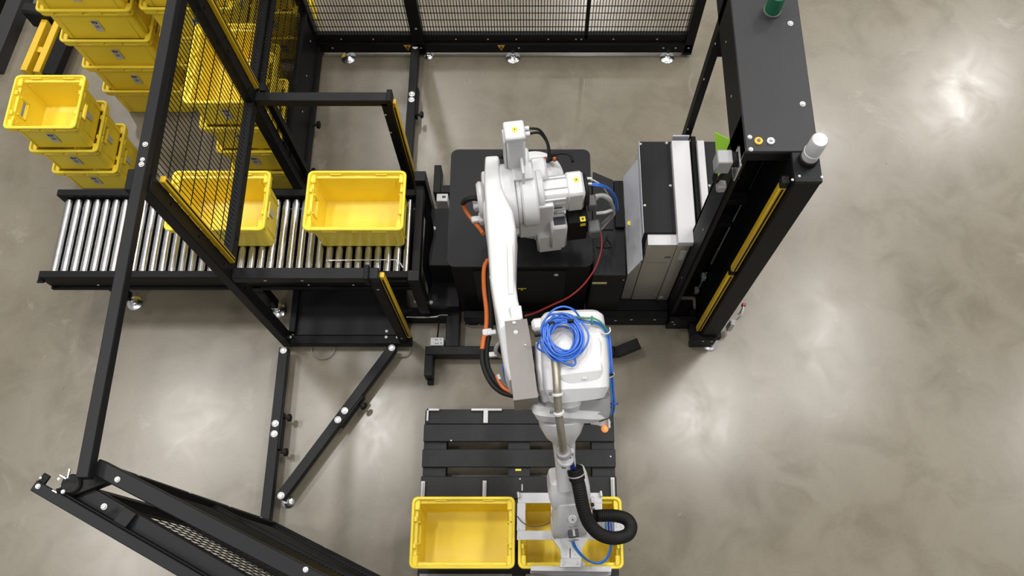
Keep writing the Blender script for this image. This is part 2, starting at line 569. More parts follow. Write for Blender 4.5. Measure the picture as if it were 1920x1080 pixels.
for dy in (0, .018, .036):
    cap.cyl((cx0 - .06, yf - .052 + dy, .60 - dy * .2), (cx0 - .02, yf - .052 + dy, .60 - dy * .2), .009, n=10)
cap.build('end_cap', 'black', cv)
MB().box(cx0 - .02, cx0 + .005, yf - .0, yb + .0, .47, .53).build('end_plate', 'black', cv)
for (px, py) in ((252, 578), (522, 592)):
    p = P(px, py, 0)
    lg = MB().box(p.x - .03, p.x + .03, p.y + .01, p.y + .07, .12, .5)
    lg.box(p.x - .03, p.x + .03, p.y + .01, yb + .03, .40, .45)
    lg.build('leg', 'black', cv)
    levelling_foot(cv, p.x, p.y + .035, .14)
    MB().lathe((p.x, p.y + .0, .22), (0, -1, 0), [(0, .012), (.03, .012), (.032, .028), (.05, .03), (.056, .02)], n=14).build('adjusting_knob', 'rubber', cv)
# thin steel rod rail and the small sensor bars in front of the rear crate
zr = .64
a, b = P(612, 488, zr), P(742, 487, zr)
MB().tube([a + V((0, 0, 0)), (a + b) / 2, b], .004, seg=4).tube([b, P(750, 493, zr), P(756, 502, zr)], .004, seg=4).cyl(a, a - V((0, 0, .03)), .004).cyl(b, b - V((0, 0, .03)), .004).build('stop_rod', 'chrome', cv)
bolts(cv, [((x_, yf - .0605, .56), .007, (0, -1, 0)) for x_ in (cx0 + .3, cx0 + 1.2, cx0 + 1.62, cx0 + 1.9)])
# end frame by the robot
xe = P(782, 440, .75).x
MB().box(xe - .03, xe + .02, yf - .06, yb + .10, .62, .70).build('end_stop', 'black', cv)
MB().box(xe - .035, xe + .035, yb + .05, yb + .12, .12, .76).build('end_post', 'black_top', cv)
MB().box(xe - .045, xe + .025, yf - .10, yf - .03, .12, .74).build('end_post', 'black_top', cv)
MB().slab([P(800, 372, .70), P(813, 428, .55), P(808, 560, .12), P(792, 500, .60)], .004).build('end_gusset', 'black', cv)
MB().slab([P(724, 515, .62), P(763, 515, .62), P(763, 528, .6), P(724, 528, .6)], .006).build('latch_plate', 'black_top', cv)

# ------------------------------------------------------------------ cell frame: left wall, tunnel, rear fence
XW, YF, YP2, YR = -1.655, 1.70, 2.80, 4.06
ZT, ZM = 2.30, 1.27
def wire_panel(parent, p0, p1, z0, z1, pitch=.025, hp=.10, name='wire_mesh', w=.0055):
    """welded mesh: fine upright wires and pairs of cross wires between two ground points"""
    p0 = V((*p0, 0)); p1 = V((*p1, 0)); d = p1 - p0; n = max(1, int(d.length / pitch))
    t = d.normalized(); s = V((t.y, -t.x, 0)); mb = MB()
    for k in range(1, n):
        c = p0 + d * (k / n)
        mb.v += []
        i = len(mb.v)
        for z in (z0, z1):
            for q in (t * w / 2, s * w / 2, t * -w / 2, s * -w / 2):
                mb.v.append(c + q + V((0, 0, z)))
        mb.f += [(i, i + 1, i + 5, i + 4), (i + 1, i + 2, i + 6, i + 5), (i + 2, i + 3, i + 7, i + 6), (i + 3, i, i + 4, i + 7)]
    m = max(1, int((z1 - z0) / hp))
    for k in range(1, m):
        z = z0 + (z1 - z0) * k / m
        for dz in ((0,)):
            i = len(mb.v)
            for c in (p0, p1):
                for q in (s * (w * .5), V((0, 0, w * .8)), s * (-w * .5), V((0, 0, -w * .8))):
                    mb.v.append(c + q + s * (w * .8) + V((0, 0, z + dz)))
            mb.f += [(i, i + 1, i + 5, i + 4), (i + 1, i + 2, i + 6, i + 5), (i + 2, i + 3, i + 7, i + 6), (i + 3, i, i + 4, i + 7)]
    o = mb.build(name, 'mesh', parent, kind='stuff', fix=False)
    return o

wl = thing('safety_fence', 'black left safety fence of wire mesh with a long top beam over the conveyor', 'fence', (XW, (YF + YR) / 2, 0))
PW = .035
MB().box(XW - .028, XW + .020, .455, 4.4, ZT + .005, ZT + .055, .004).build('top_beam', 'black_top', wl)
for nm, y in (('post', YF), ('post', YP2), ('post', YR)):
    MB().box(XW - .03, XW + .03, y - .04, y + .04, .03, ZT, .004).build(nm, 'black', wl)
MB().box(XW - .028, XW + .028, YF + .04, YP2 - .04, ZM - .04, ZM + .03).build('middle_rail', 'black', wl)
MB().box(XW - .028, XW + .028, YP2 + .04, YR - .04, ZM - .03, ZM + .02).build('middle_rail', 'black', wl)
MB().box(XW - .02, XW + .02, YF + .04, YP2 - .04, ZT - .05, ZT).box(XW - .02, XW + .02, YP2 + .04, YR - .04, ZT - .05, ZT).build('top_rail', 'black', wl)
MB().box(XW - .03, XW + .03, YP2 + .04, YR - .04, .06, .14).box(XW - .012, XW + .012, YP2 + .04, YR - .04, .14, .50).box(XW - .02, XW + .022, YP2 + .04, YR - .04, .50, .54).build('bottom_rail', 'black', wl)
wire_panel(wl, (XW, YF + .04), (XW, YP2 - .04), ZM + .03, ZT - .05, pitch=.0265, hp=.125)
wire_panel(wl, (XW, YP2 + .04), (XW, YR - .04), ZM + .02, ZT - .05)
wire_panel(wl, (XW, YP2 + .04), (XW, YR - .04), .54, ZM - .03)
# inner sloping brace seen below the rear bay and light-curtain profiles
MB().box(XW + .035, XW + .075, YP2 + .06, YP2 + .11, .10, ZM).build('door_post', 'black', wl)
MB().box(XW + .03, XW + .055, YP2 + .08, YR, ZM - .05, ZM - .02).build('door_rail', 'black', wl)
for y in (YF + .055, YP2 + .055):
    lc = MB().box(XW + .030, XW + .055, y - .018, y + .014, ZM + .05, ZT - .06, .003).build('light_curtain', 'ymark', wl)
    MB().box(XW + .054, XW + .058, y - .007, y + .001, ZM + .06, ZT - .07, .001).build('lens_strip', 'deep', lc)
bl = []
for z in (.2, .5, .8, 1.05, 1.4, 1.75, 2.1):
    bl.append(((XW + .03, YF + .0, z), .009, (1, 0, 0)))
    bl.append(((XW + .03, YP2 - .02, z), .009, (1, 0, 0)))
    bl.append(((XW + .03, YP2 + .02, z + .06), .007, (1, 0, 0)))
for y in (1.9, 2.1, 2.3, 2.5, 2.7):
    bl.append(((XW + .028, y, ZM), .008, (1, 0, 0)))
for y in (3.0, 3.3, 3.6, 3.9):
    bl.append(((XW + .03, y, .10), .010, (1, 0, 0)))
    bl.append(((XW + .022, y, .36), .007, (1, 0, 0)))
    bl.append(((XW + .028, y, ZM), .008, (1, 0, 0)))
for p, r in ((P(279, 283, 2.3), .012), (P(300, 332, 2.2), .010), (P(258, 318, 2.31), .012)):
    bl.append(((XW + .00, p.y, ZT + .055), r))
bolts(wl, bl)
MB().box(XW - .065, XW - .031, YF - .05, YF + .05, ZT - .08, ZT + .035).build('corner_bracket', 'black', wl)
for (y,) in ((3.34,), (2.95,)):
    MB().lathe((XW + .03, y, .12), (1, 0, 0), [(0, .01), (.03, .01), (.032, .026), (.05, .03), (.056, .02)], n=14).build('clamp_knob', 'rubber', wl)

tf = thing('tunnel_frame', 'black box frame around the conveyor mouth with slanting yellow light curtains', 'frame', ((XW - .87) / 2, YF, 0))
XT = -.865
MB().box(XW + .03, XT + .03, YP2 - .03, YP2 + .03, ZM - .03, ZM + .03, .004).build('rear_top_rail', 'black_top', tf)
MB().box(XW + .03, XT + .03, YF - .035, YF + .03, ZM - .05, ZM + .01, .004).build('front_top_rail', 'black_top', tf)
MB().box(XT - .028, XT + .028, YF - .03, YF + .03, .05, ZM).build('post', 'black', tf)
MB().box(XT - .028, XT + .028, YP2 - .03, YP2 + .03, .0, ZM).build('post', 'black', tf)
MB().box(XT - .045, XT - .02, YF - .045, YF + .04, ZM - .07, ZM + .03).build('end_bracket', 'black', tf)
MB().box(XT + .01, XT + .04, YP2 - .04, YP2 + .04, ZM - .03, ZM + .045).build('end_bracket', 'black', tf)
MB().box(XW + .03, XT + .05, YF - .04, YF + .02, .04, .11, .004).build('front_bottom_rail', 'black', tf)
MB().box(XW + .05, XT + .0, YF + .02, 2.8, .10, .115, .003).build('floor_tray', 'black_top', tf)
MB().box(XW + .03, XW + .07, YF + .03, 2.5, .10, .16).build('side_rail', 'black', tf)
for y, sx in ((YF + .0, XT + .043), (YP2 - .0, XT + .043)):
    lc = MB().box(sx - .013, sx + .013, y - .016, y + .016, .16, ZM - .02).build('light_curtain', 'ymark', tf)
    MB().box(sx - .004, sx + .004, y - .019, y - .015, .2, ZM - .06, .001).build('lens_strip', 'deep', lc)
bolts(tf, [((XT + .0, YF - .031, z), .008, (0, -1, 0)) for z in (1.1, .2)] +
      [(P(px, py, .118), .010) for px, py in ((546, 610), (725, 621), (724, 632), (745, 632), (544, 632))] +
      [((x_, YF - .0355, ZM - .02), .008, (0, -1, 0)) for x_ in (-1.45, -1.25)] +
      [((XT - .02, YP2 - .031, z), .008, (0, -1, 0)) for z in (1.15, .95)])

# floor-level stabiliser bars
def floor_bar(name, label, pts, z=.10, w=.062, group='floor-level stabiliser bars', discs=(), joint=None, knobs=()):
    a, b = V((*pts[0], z)), V((*pts[1], z))
    o = thing(name, label, 'bar', ((a.x + b.x) / 2, (a.y + b.y) / 2, 0), group)
    s, u, t = frame(b - a); s = -s
    MB().bar(a, b, w, .06, bev=.004).build('tube', 'black_top', o)
    if joint is not None:
        c = a.lerp(b, joint)
        MB().cbox(c + s * (w / 2 + .008), (s, u, t), (.008, .035, .12), .003).build('joint_plate', 'black', o)
        for kk in knobs:
            q = a.lerp(b, kk)
            MB().lathe(q + s * (w / 2 + .014), s, [(0, .009), (.02, .009), (.022, .024), (.04, .026), (.046, .017)], n=14).build('clamp_knob', 'rubber', o)
    off = rloc(o)
    for d in discs:
        q = a.lerp(b, d) + V((0, 0, .03))
        ww = MB().lathe(q, (0, 0, 1), [(0, .023), (.004, .023), (.006, .020)], n=20).build('washer', 'bolt', o)
        MB().lathe(q + V((0, 0, .006)), (0, 0, 1), [(0, .011), (.006, .009), (.006, .004), (.002, .004)], n=12).build('screw', 'chrome', ww)
    for e in (0.5,):
        q = a.lerp(b, .5)
        MB().box(q.x - .02, q.x + .02, q.y - .02, q.y + .02, 0, z - .03).build('support_pad', 'rubber', o)
    return o
pA, pB = P(537, 648, .10), P(497, 975, .10)
floor_bar('floor_brace', 'straight black floor bar running from the left post towards the open gate', ((XW + .0, YF - .07), (XW, .52)), discs=(.02, .46, .52), joint=.5, knobs=(.42, .62))
p1, p2 = P(738, 652, .10), P(526, 935, .10)
fb2 = floor_bar('floor_brace', 'diagonal black floor bar below the tunnel frame', ((p1.x, p1.y), (p2.x, p2.y)), discs=(.01, .44, .50, .985), joint=.42, knobs=(.36,))
levelling_foot(fb2, P(541, 941, 0).x, P(541, 941, 0).y, .07, .04)
floor_bar('floor_brace', 'black floor bar from the rear fence to the conveyor', ((P(779, 84, .12).x, YR - .01), (P(761, 350, .12).x, YP2 + .03)), discs=(.02, .37, .41), joint=.42, knobs=(.5,))

# rear fence
XR = P(1297, 85, .1).x
rf = thing('safety_fence', 'black rear safety fence of fine wire mesh across the top of the picture', 'fence', ((XW + XR) / 2, YR, 0))
xm = P(787, 88, .1).x
MB().box(XW + .03, XR, YR - .04, YR + .03, .06, .16, .004).build('bottom_rail', 'black', rf)
MB().box(XW + .03, XR, YR - .02, YR + .02, .17, .25, .003).build('panel_frame', 'black', rf)
for x_, w_ in ((xm, .045), (XR - .03, .035)):
    MB().box(x_ - w_, x_ + w_, YR - .04, YR + .04, .03, 2.2, .004).build('post', 'black', rf)
MB().box(P(1100, 58, .3).x - .014, P(1100, 58, .3).x + .014, YR - .02, YR + .02, .2, 2.2).build('panel_upright', 'black', rf)
MB().box(XW + .03, XR, YR - .03, YR + .03, 2.1, 2.2, .004).build('top_rail', 'black', rf)
MB().box(XW + .03, xm, YR - .018, YR + .018, .66, .69).build('panel_crossbar', 'black', rf)
wire_panel(rf, (XW + .03, YR), (xm - .04, YR), .25, 2.1, pitch=.0215, hp=.075, w=.0062)
wire_panel(rf, (xm + .04, YR), (P(1100, 58, .3).x - .014, YR), .25, 2.1, pitch=.0215, hp=.075, w=.0062)
wire_panel(rf, (P(1100, 58, .3).x + .014, YR), (XR - .06, YR), .25, 2.1, pitch=.0215, hp=.075, w=.0062)
for px in (655, 805, 962, 1250):
    levelling_foot(rf, P(px, 101, 0).x, YR - .045 if px != 805 else YR - .03, .07, .055 if px != 805 else .035)
bolts(rf, [((P(px, 70, .2).x, YR - .021, .20), .007, (0, -1, 0)) for px in (640, 700, 855, 915, 968, 1028, 1080, 1090, 1150, 1232)] +
      [((P(px, 84, .11).x, YR - .041, .12), .008, (0, -1, 0)) for px in (625, 790, 973, 1243, 1266, 1290)] +
      [((P(px, 40, .3).x, YR - .042, z), .010, (0, -1, 0)) for px, z in ((783, .35), (798, .55))])
for px in (765, 940):
    c = P(px, 85, .12)
    s_ = MB().add([(c.x - .028, YR - .0425, .155), (c.x + .028, YR - .0425, .155), (c.x, YR - .0425, .09), (c.x - .028, YR - .0405, .155), (c.x + .028, YR - .0405, .155), (c.x, YR - .0405, .09)],
             [(0, 1, 2), (3, 5, 4), (0, 3, 4, 1), (1, 4, 5, 2), (2, 5, 3, 0)]).build('warning_sticker', 'amber', rf)
    MB().box(c.x - .006, c.x + .006, YR - .044, YR - .0425, .112, .146, .0005).build('print', 'ink', s_)

# ------------------------------------------------------------------ open gate leaves at the lower left
EZ0 = V((0, 0, 1))
def gate_leaf(label, h, ang, length, zt, depth, two=False):
    """leaf hinged at h, running at ang degrees"""
    d = V((math.cos(math.radians(ang)), math.sin(math.radians(ang)), 0)); s = V((-d.y, d.x, 0))
    o = thing('gate_leaf', label, 'gate', (h[0], h[1], 0), 'open gate leaves at the lower left')
    H0 = V((h[0], h[1], 0)); Z = V((0, 0, 1))
    def b(name, a0, a1, s0, s1, z0, z1, m='black'):
        return MB().cbox(H0 + d * ((a0 + a1) / 2) + s * ((s0 + s1) / 2) + Z * ((z0 + z1) / 2), (d, s, Z), ((a1 - a0) / 2, (s1 - s0) / 2, (z1 - z0) / 2), .004).build(name, m, o)
    return o, H0, d, s, b
def line_dir(p, q):
    v = q - p
    return math.degrees(math.atan2(v.y, v.x))
hg = P(175, 876, 2.30); hgb = P(360, 972, 2.30)
o, H0, d, s, b = gate_leaf('inner open gate leaf in front, wide flat top rail and dark mesh face', (hg.x, hg.y), line_dir(hg, hgb), 2.2, 2.3, .06)
b('top_rail', 0, 2.2, -.024, .036, 2.24, 2.30, 'black_top')
b('hinge_stile', 0.02, .06, -.02, .03, .05, 2.24)
b('bottom_rail', 0.02, 2.2, -.02, .03, .05, .13)
b('middle_rail', 0.06, 2.2, -.02, .02, 1.15, 1.20)
b('panel_frame', .06, 2.2, -.012, .02, .13, .19)
b('far_stile', 2.16, 2.2, -.02, .03, .05, 2.24)
e0, e1 = H0 + d * .06, H0 + d * 2.16
wire_panel(o, (e0.x, e0.y), (e1.x, e1.y), 1.20, 2.24, pitch=.022, hp=.045)
wire_panel(o, (e0.x, e0.y), (e1.x, e1.y), .19, 1.15, pitch=.022, hp=.03)
bolts(o, [(P(220, 899, 2.30), .011), (P(573, 1068, 2.3), .010)] + [(H0 + d * .05 + s * .032 + V((0, 0, z)), .008, tuple(s)) for z in (2.05, 1.5, .95, .4)] +
      [(H0 + d * t_ + s * .032 + V((0, 0, .09)), .007, tuple(s)) for t_ in (.4, .9, 1.3)])
hg2 = P(140, 920, 2.24); hgb = P(360, 1047, 2.24)
o2, H0, d, s, b = gate_leaf('outer open gate leaf with a double top rail and pierced mesh', (hg2.x, hg2.y), line_dir(hg2, hgb), 2.2, 2.3, .06)
b('top_rail', 0, 2.2, -.040, .042, 2.19, 2.24, 'black_top')
b('hinge_stile', 0.0, .05, -.02, .03, .06, 2.18)
b('bottom_rail', 0.0, 2.2, -.02, .03, .06, .12)
b('middle_rail', 0.05, 2.2, -.02, .02, 1.15, 1.20)
b('far_stile', 2.16, 2.2, -.02, .03, .06, 2.18)
e0, e1 = H0 + d * .05, H0 + d * 2.16
wire_panel(o2, (e0.x, e0.y), (e1.x, e1.y), 1.20, 2.18, pitch=.034, hp=.09, w=.004)
wire_panel(o2, (e0.x, e0.y), (e1.x, e1.y), .12, 1.15, pitch=.034, hp=.09, w=.004)
# outer guide strip carried on brackets
ga, gb2 = P(64, 910, 2.29), P(340, 1070, 2.29)
gd = (gb2 - ga).normalized(); gs = V((-gd.y, gd.x, 0)); ge = ga + gd * 2.2
MB().bar(ga, ge, .042, .014).build('guide_strip', 'black_top', o2)
MB().bar(ga + gs * .026 + gd * .08 - EZ0 * .05, ge + gs * .026 - EZ0 * .05, .006, .10).build('guide_strip_web', 'black', o2)
MB().bar(ga + gs * .02 + gd * .02, ga + gs * .055 + gd * .02, .03, .012).build('hook', 'black', o2)
for t_ in (.36, 1.2):
    q = ga + gd * t_
    MB().bar(q - gs * .0 - EZ0 * .014, q + gs * .085 - EZ0 * .038, .055, .008).build('bracket', 'black_top', o2)
bolts(o2, [(P(71, 912, 2.298), .010), (P(195, 950, 2.285), .012), (P(76, 896, 2.3), .005)])
hb = MB()
hb.cyl((hg2.x + .0, hg2.y + .02, 2.16), (hg2.x + .0, hg2.y + .02, 2.28), .038, n=16, bev=.006)
hb.bar((hg2.x - .05, hg2.y - .02, 2.24), (hg2.x + .12, hg2.y + .05, 2.24), .05, .05)
hb.build('hinge_block', 'rubber', o2)
bolts(o2, [(P(118, 922, 2.305), .008), (P(110, 898, 2.31), .006)])
MB().bar(P(98, 919, 2.30), P(107, 924, 2.30), .006, .006).build('roll_pin', 'chrome', o2)
MB().bar(P(112, 890, 2.315), P(125, 898, 2.315), .007, .007).bar(P(131, 878, 2.32), P(127, 897, 2.315), .008, .006).build('latch_pin', 'chrome', o2)

# ------------------------------------------------------------------ pallet with guide angles
pc = P(797, 768, PAL_Z); pxr = P(1150, 768, PAL_Z).x
X0, X1, Y1 = pc.x, pxr, pc.y
Y0 = Y1 - 1.0
pl = thing('wooden_pallet', 'black stained wooden pallet under the robot gripper', 'pallet', ((X0 + X1) / 2, (Y0 + Y1) / 2, 0))
def rows(a, b_, z=PAL_Z): return PY(b_, z), PY(a, z)
for i, (ra, rb) in enumerate(((767, 795), (795, 828), (842, 876), (893, 935))):
    y0_, y1_ = rows(ra, rb)
    z1_ = PAL_Z - (.0 if i else .002)
    MB().box(X0 + (.008 if i == 0 else 0) - .002 * i, X1 + .004 * (i > 1), y0_ + .001, y1_ - .001, .122, z1_, .003).build('deck_board', 'wood', pl)
yb4 = rows(893, 935)[0]
for (w_, g) in ((.12, .022), (.12, .03), (.14, .02)):
    y1_ = yb4 - g
    MB().box(X0, X1, y1_ - w_, y1_, .122, PAL_Z, .003).build('deck_board', 'wood', pl)
    yb4 = y1_ - w_
for x0_, x1_ in ((X0, X0 + .145), ((X0 + X1) / 2 - .07, (X0 + X1) / 2 + .07), (X1 - .145, X1)):
    MB().box(x0_, x1_, Y0, Y1, .10, .121, .002).build('stringer_board', 'wood', pl)
    for y_ in (Y0 + .05, (Y0 + Y1) / 2, Y1 - .05):
        MB().box(x0_, x1_, y_ - .05, y_ + .05, .022, .099, .003).build('block', 'wood', pl)
    MB().box(x0_, x1_, Y0, Y1, .0, .021, .002).build('bottom_board', 'wood', pl)
# white guide angles on the pallet deck
def angle_piece(name, boxes, label):
    c = boxes[0]
    o = thing(name, label, 'guide angle', ((c[0] + c[1]) / 2, (c[2] + c[3]) / 2, PAL_Z), 'white guide angles on the pallet')
    m_ = MB()
    for q in boxes: m_.box(*q, .0015)
    m_.build('profile', 'white2', o)
zp = PAL_Z
def px2(px, py): p_ = P(px, py, zp); return p_.x, p_.y
xa, ya = px2(801, 767); xb, yb_ = px2(824, 772); xc, yc = px2(803, 790)
angle_piece('guide_angle', [(xa, xb, ya - .014, ya, zp, zp + .02), (xa, xa + .012, yc, ya, zp, zp + .02)], 'white L-shaped guide angle on the rear left pallet corner')
xa, ya = px2(884, 767); xb, _ = px2(941, 767); xm1, _ = px2(907, 770); xm2, yc = px2(915, 794)
angle_piece('guide_angle', [(xa, xb, ya - .014, ya, zp, zp + .02), (xm1, xm2, yc, ya, zp, zp + .022)], 'white T-shaped guide angle at the middle of the rear pallet edge')
for px, pr0, pr1, lab in ((794, 903, 935, 'white guide strip at the left pallet edge behind the crate'), (909, 902, 935, 'white guide strip behind the front left crate'), (1148, 896, 935, 'white guide strip at the right pallet edge behind the gripper')):
    xa, y1_ = px2(px, pr0); _, y0_ = px2(px, pr1)
    angle_piece('guide_strip', [(xa - .012, xa + .012, y0_, y1_, zp, zp + .022), (xa - .003, xa + .003, y0_, y1_ - .01, zp + .022, zp + .04)], lab)
yq = PY(1074, .1)
for px0, px1, lab in ((787, 960, 'pale guide rail below the front left crate'), (985, 1140, 'pale guide rail below the front right crate')):
    a_, b2 = P(px0, 1072, zp).x, P(px1, 1072, zp).x
    r_ = thing('guide_rail', lab, 'guide rail', ((a_ + b2) / 2, Y0, 0), 'pale rails along the front of the pallet')
    MB().box(a_, b2, Y0 - .02, Y0 - .002, 0, zp + .015, .002).build('profile', 'pale', r_)
bolts(pl, [(P(px, py, PAL_Z), .005) for px, py in ((975, 898), (846, 826), (1145, 856))])
ys = MB().box(P(966, 880, zp).x, P(977, 880, zp).x, P(970, 882, zp).y, P(970, 878, zp).y, .1215, .1235, .0005).build('sticker', 'ylabel', pl)

# ------------------------------------------------------------------ robot pedestal and machine base
ped = thing('robot_pedestal', 'black steel pedestal with rounded top plate carrying the white robot', 'pedestal', (-.07, 2.3, 0))
px0, px1_ = P(838, 490, .85).x, P(1112, 490, .85).x
py0, py1_ = PY(500, .85), PY(280, .85)
def rrect(x0, x1, y0, y1, r, n=5):
    pts = []
    for sx, sy, a0 in ((x1 - r, y1 - r, 0), (x0 + r, y1 - r, 90), (x0 + r, y0 + r, 180), (x1 - r, y0 + r, 270)):
        for k in range(n):
            t = math.radians(a0 + 90 * k / (n - 1)); pts.append((sx + r * math.cos(t), sy + r * math.sin(t)))
    return pts
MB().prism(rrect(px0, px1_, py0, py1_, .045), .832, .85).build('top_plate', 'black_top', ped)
MB().box(px0 + .02, px1_ - .01, py0 + .012, py1_ - .03, .0, .832, .004).build('body', 'black', ped)
xd0, xd1 = P(886, 515, .78).x, P(1062, 515, .78).x
dr = MB().box(xd0, xd1, py0 + .0, py0 + .012, .22, .76, .002).build('access_door', 'black_top', ped)
MB().lathe(P(1043, 527, .72) * 1.0 + V((0, py0 - P(1043, 527, .72).y, 0)), (0, -1, 0), [(0, .014), (.004, .014), (.006, .010)], n=16).build('door_lock', 'bolt', dr)
yt = V((P(971, 550, .5).x, py0, .47))
tx = MB()
for k in range(5): tx.box(yt.x + k * .011, yt.x + k * .011 + .008, py0 - .002, py0, .478 + .002 * (k % 2), .492, .0004)
tx.box(yt.x + .018, yt.x + .030, py0 - .002, py0, .455, .472, .0004)
tx.build('warning_sticker', 'ylabel', ped)
bolts(ped, [((P(px, py, .4).x, py0 + .012, z), .008, (0, -1, 0)) for px, py, z in ((890, 530, .74), (893, 549, .55), (900, 575, .2), (1108, 590, .12))])
# stepped base plates left of the pedestal
bs = thing('base_plinth', 'black stepped base plates between conveyor and pedestal', 'plinth', (P(820, 450, .4).x, 2.25, 0))
MB().box(P(806, 440, .5).x, px0 + .02, PY(498, .5), PY(391, .5), .0, .5, .003).build('upper_step', 'black_top', bs)
MB().box(P(803, 540, .2).x, px0 + .02, PY(575, .2), PY(500, .2), .06, .2, .003).build('lower_step', 'black_top', bs)
MB().box(P(762, 590, .1).x, px0 + .02, PY(596, .12), PY(576, .12), .0, .10, .003).build('front_beam', 'black', bs)
xx0, yy0 = P(800, 580, .2).x, PY(580, .2)
bolts(bs, [(P(814, 428, .5), .013), (P(808, 567, .2), .014), (P(780, 567, .1) + V((0, 0, .02)), .012)])
MB().tube([P(762, 595, .105), P(800, 595, .105), P(818, 594, .105), P(826, 591, .105), P(840, 591, .105)], .006, n=6, seg=3).build('edge_trim', 'chrome', bs)

# pallet guide bars on the floor
gr_ = thing('guide_bracket', 'black L-shaped floor guide behind the left of the pedestal', 'guide', (*P(822, 350, 0).xy, 0))
z_ = .14
a, b, c = P(821, 309, z_), P(821, 354, z_), P(846, 354, z_)
MB().box(a.x - .025, a.x + .025, b.y - .03, a.y, .0, z_).build('upright_arm', 'black_top', gr_)
MB().box(a.x + .026, c.x + .04, b.y - .03, b.y + .03, .0, z_).build('cross_arm', 'black_top', gr_)
rb = P(829, 370, .16)
rbx = thing('reflector_box', 'small white box on the floor below the left guide', 'box', (rb.x, rb.y, 0), 'small white floor boxes')
MB().box(rb.x - .04, rb.x + .04, rb.y - .03, rb.y + .03, .0, .16, .004).build('housing', 'white2', rbx)
MB().box(rb.x - .00, rb.x + .025, rb.y - .005, rb.y + .012, .160, .1615, .0003).build('print', 'ink', rbx)
gf = thing('floor_guide', 'black T-shaped floor guide frame between pedestal and pallet', 'guide', (*P(860, 657, 0).xy, 0))
y_ = PY(657, z_); xL, xR_ = P(797, 657, z_).x, P(1152, 657, z_).x
MB().box(xL, xR_, y_ - .03, y_ + .03, .03, z_, .004).build('cross_arm', 'black_top', gf)
MB().box(xL, xL + .055, PY(705, z_), y_ - .031, .03, z_, .004).build('left_arm', 'black_top', gf)
xs_ = P(848, 620, z_).x
MB().box(xs_ - .045, xs_ + .045, y_ + .031, PY(590, z_), .03, z_ - .01, .004).build('stem', 'black_top', gf)
p1, p2, p3 = V((xR_, y_, .10)), P(1160, 657, .14), P(1196, 644, .20)
MB().bar(V((xR_, y_, .09)), V((p2.x, y_ , .10)), .06, .07, ext=.01).bar(V((p2.x, y_, .10)), P(1196, 645, .13), .065, .07, ext=.01).build('bent_arm', 'black', gf)
MB().box(xL + .01, xL + .05, y_ - .2, y_ - .15, 0, .03).box(xR_ - .05, xR_, y_ - .02, y_ + .02, 0, .03).box(xs_ - .03, xs_ + .03, y_ - .02, y_ + .02, 0, .03).build('floor_pad', 'rubber', gf)
rb = P(820, 641, .12)
rbx = thing('reflector_box', 'small white connector box beside the T-shaped floor guide', 'box', (rb.x, rb.y, 0), 'small white floor boxes')
MB().box(rb.x - .047, rb.x + .043, rb.y - .025, rb.y + .032, .0, .12, .004).build('housing', 'white2', rbx)
pr = MB()
for x_, y2_ in ((-.015, .012), (-.005, .012), (.018, .014), (-.015, -.014), (.0, -.014), (.02, -.012)):
    pr.box(rb.x + x_, rb.x + x_ + .008, rb.y + y2_, rb.y + y2_ + .006, .1202, .1212, .0003)
pr.build('print', 'ink', rbx)
MB().tube([rb + V((-.005, .03, -.02)), rb + V((-.005, .10, -.06)), rb + V((.0, .2, -.04))], .005, seg=4).build('cable', 'rubber', rbx)

# black switch cabinet between the pedestal and the drive cabinet
cb = thing('base_cabinet', 'low black cabinet right of the pedestal with a yellow label', 'cabinet', (.45, 2.3, 0))
zc = .78
xc0, xc1 = px1_ + .003, P(1174, 500, zc).x
yc0, yc1 = PY(517, zc), PY(340, zc)
MB().box(xc0, xc1, yc0, yc1, .16, zc, .004).build('body', 'black_top', cb)
MB().slab([P(1112, 322, zc + .05), P(1150, 338, zc + .03), P(1150, 430, zc + .01), P(1112, 430, zc + .01)], .01).build('side_shroud', 'black_top', cb)
MB().box(P(1152, 400, zc).x, P(1170, 400, zc).x, PY(430, zc), yc1 - .01, zc, zc + .03).build('cable_duct', 'black', cb)
xf0 = P(960, 590, .12).x
MB().box(px0 + .05, .904, yc0 - .055, yc0 - .0, .0, .15, .004).box(px1_ + .01, .904, yc0 + .001, yc0 + .16, .0, .155, .003).build('front_beam', 'black', cb)
lz = V((P(1125, 532, .7).x, yc0, .66))
lb = MB().box(lz.x - .045, lz.x + .045, yc0 - .002, yc0, .645, .675, .0004).build('label', 'paper', cb)
MB().box(lz.x - .04, lz.x + .04, yc0 - .0026, yc0 - .002, .655, .672, .0002).build('label_band', 'ylabel', lb)
bolts(cb, [((P(px, 570, .1).x, yc0 - .056, z), .009, (0, -1, 0)) for px, z in ((1103, .12), (1108, .12), (1153, .10), (1182, .12), (1225, .12))] + [((P(1172, 528, .7).x - .01, yc0 - .001, .71), .006, (0, -1, 0))])
MB().tube([P(1140, 440, .79), P(1130, 462, .785), P(1118, 463, .785), P(1147, 463, .785), P(1136, 445, .79)], .003, n=6, seg=3).build('tie_wire', 'rubber', cb)

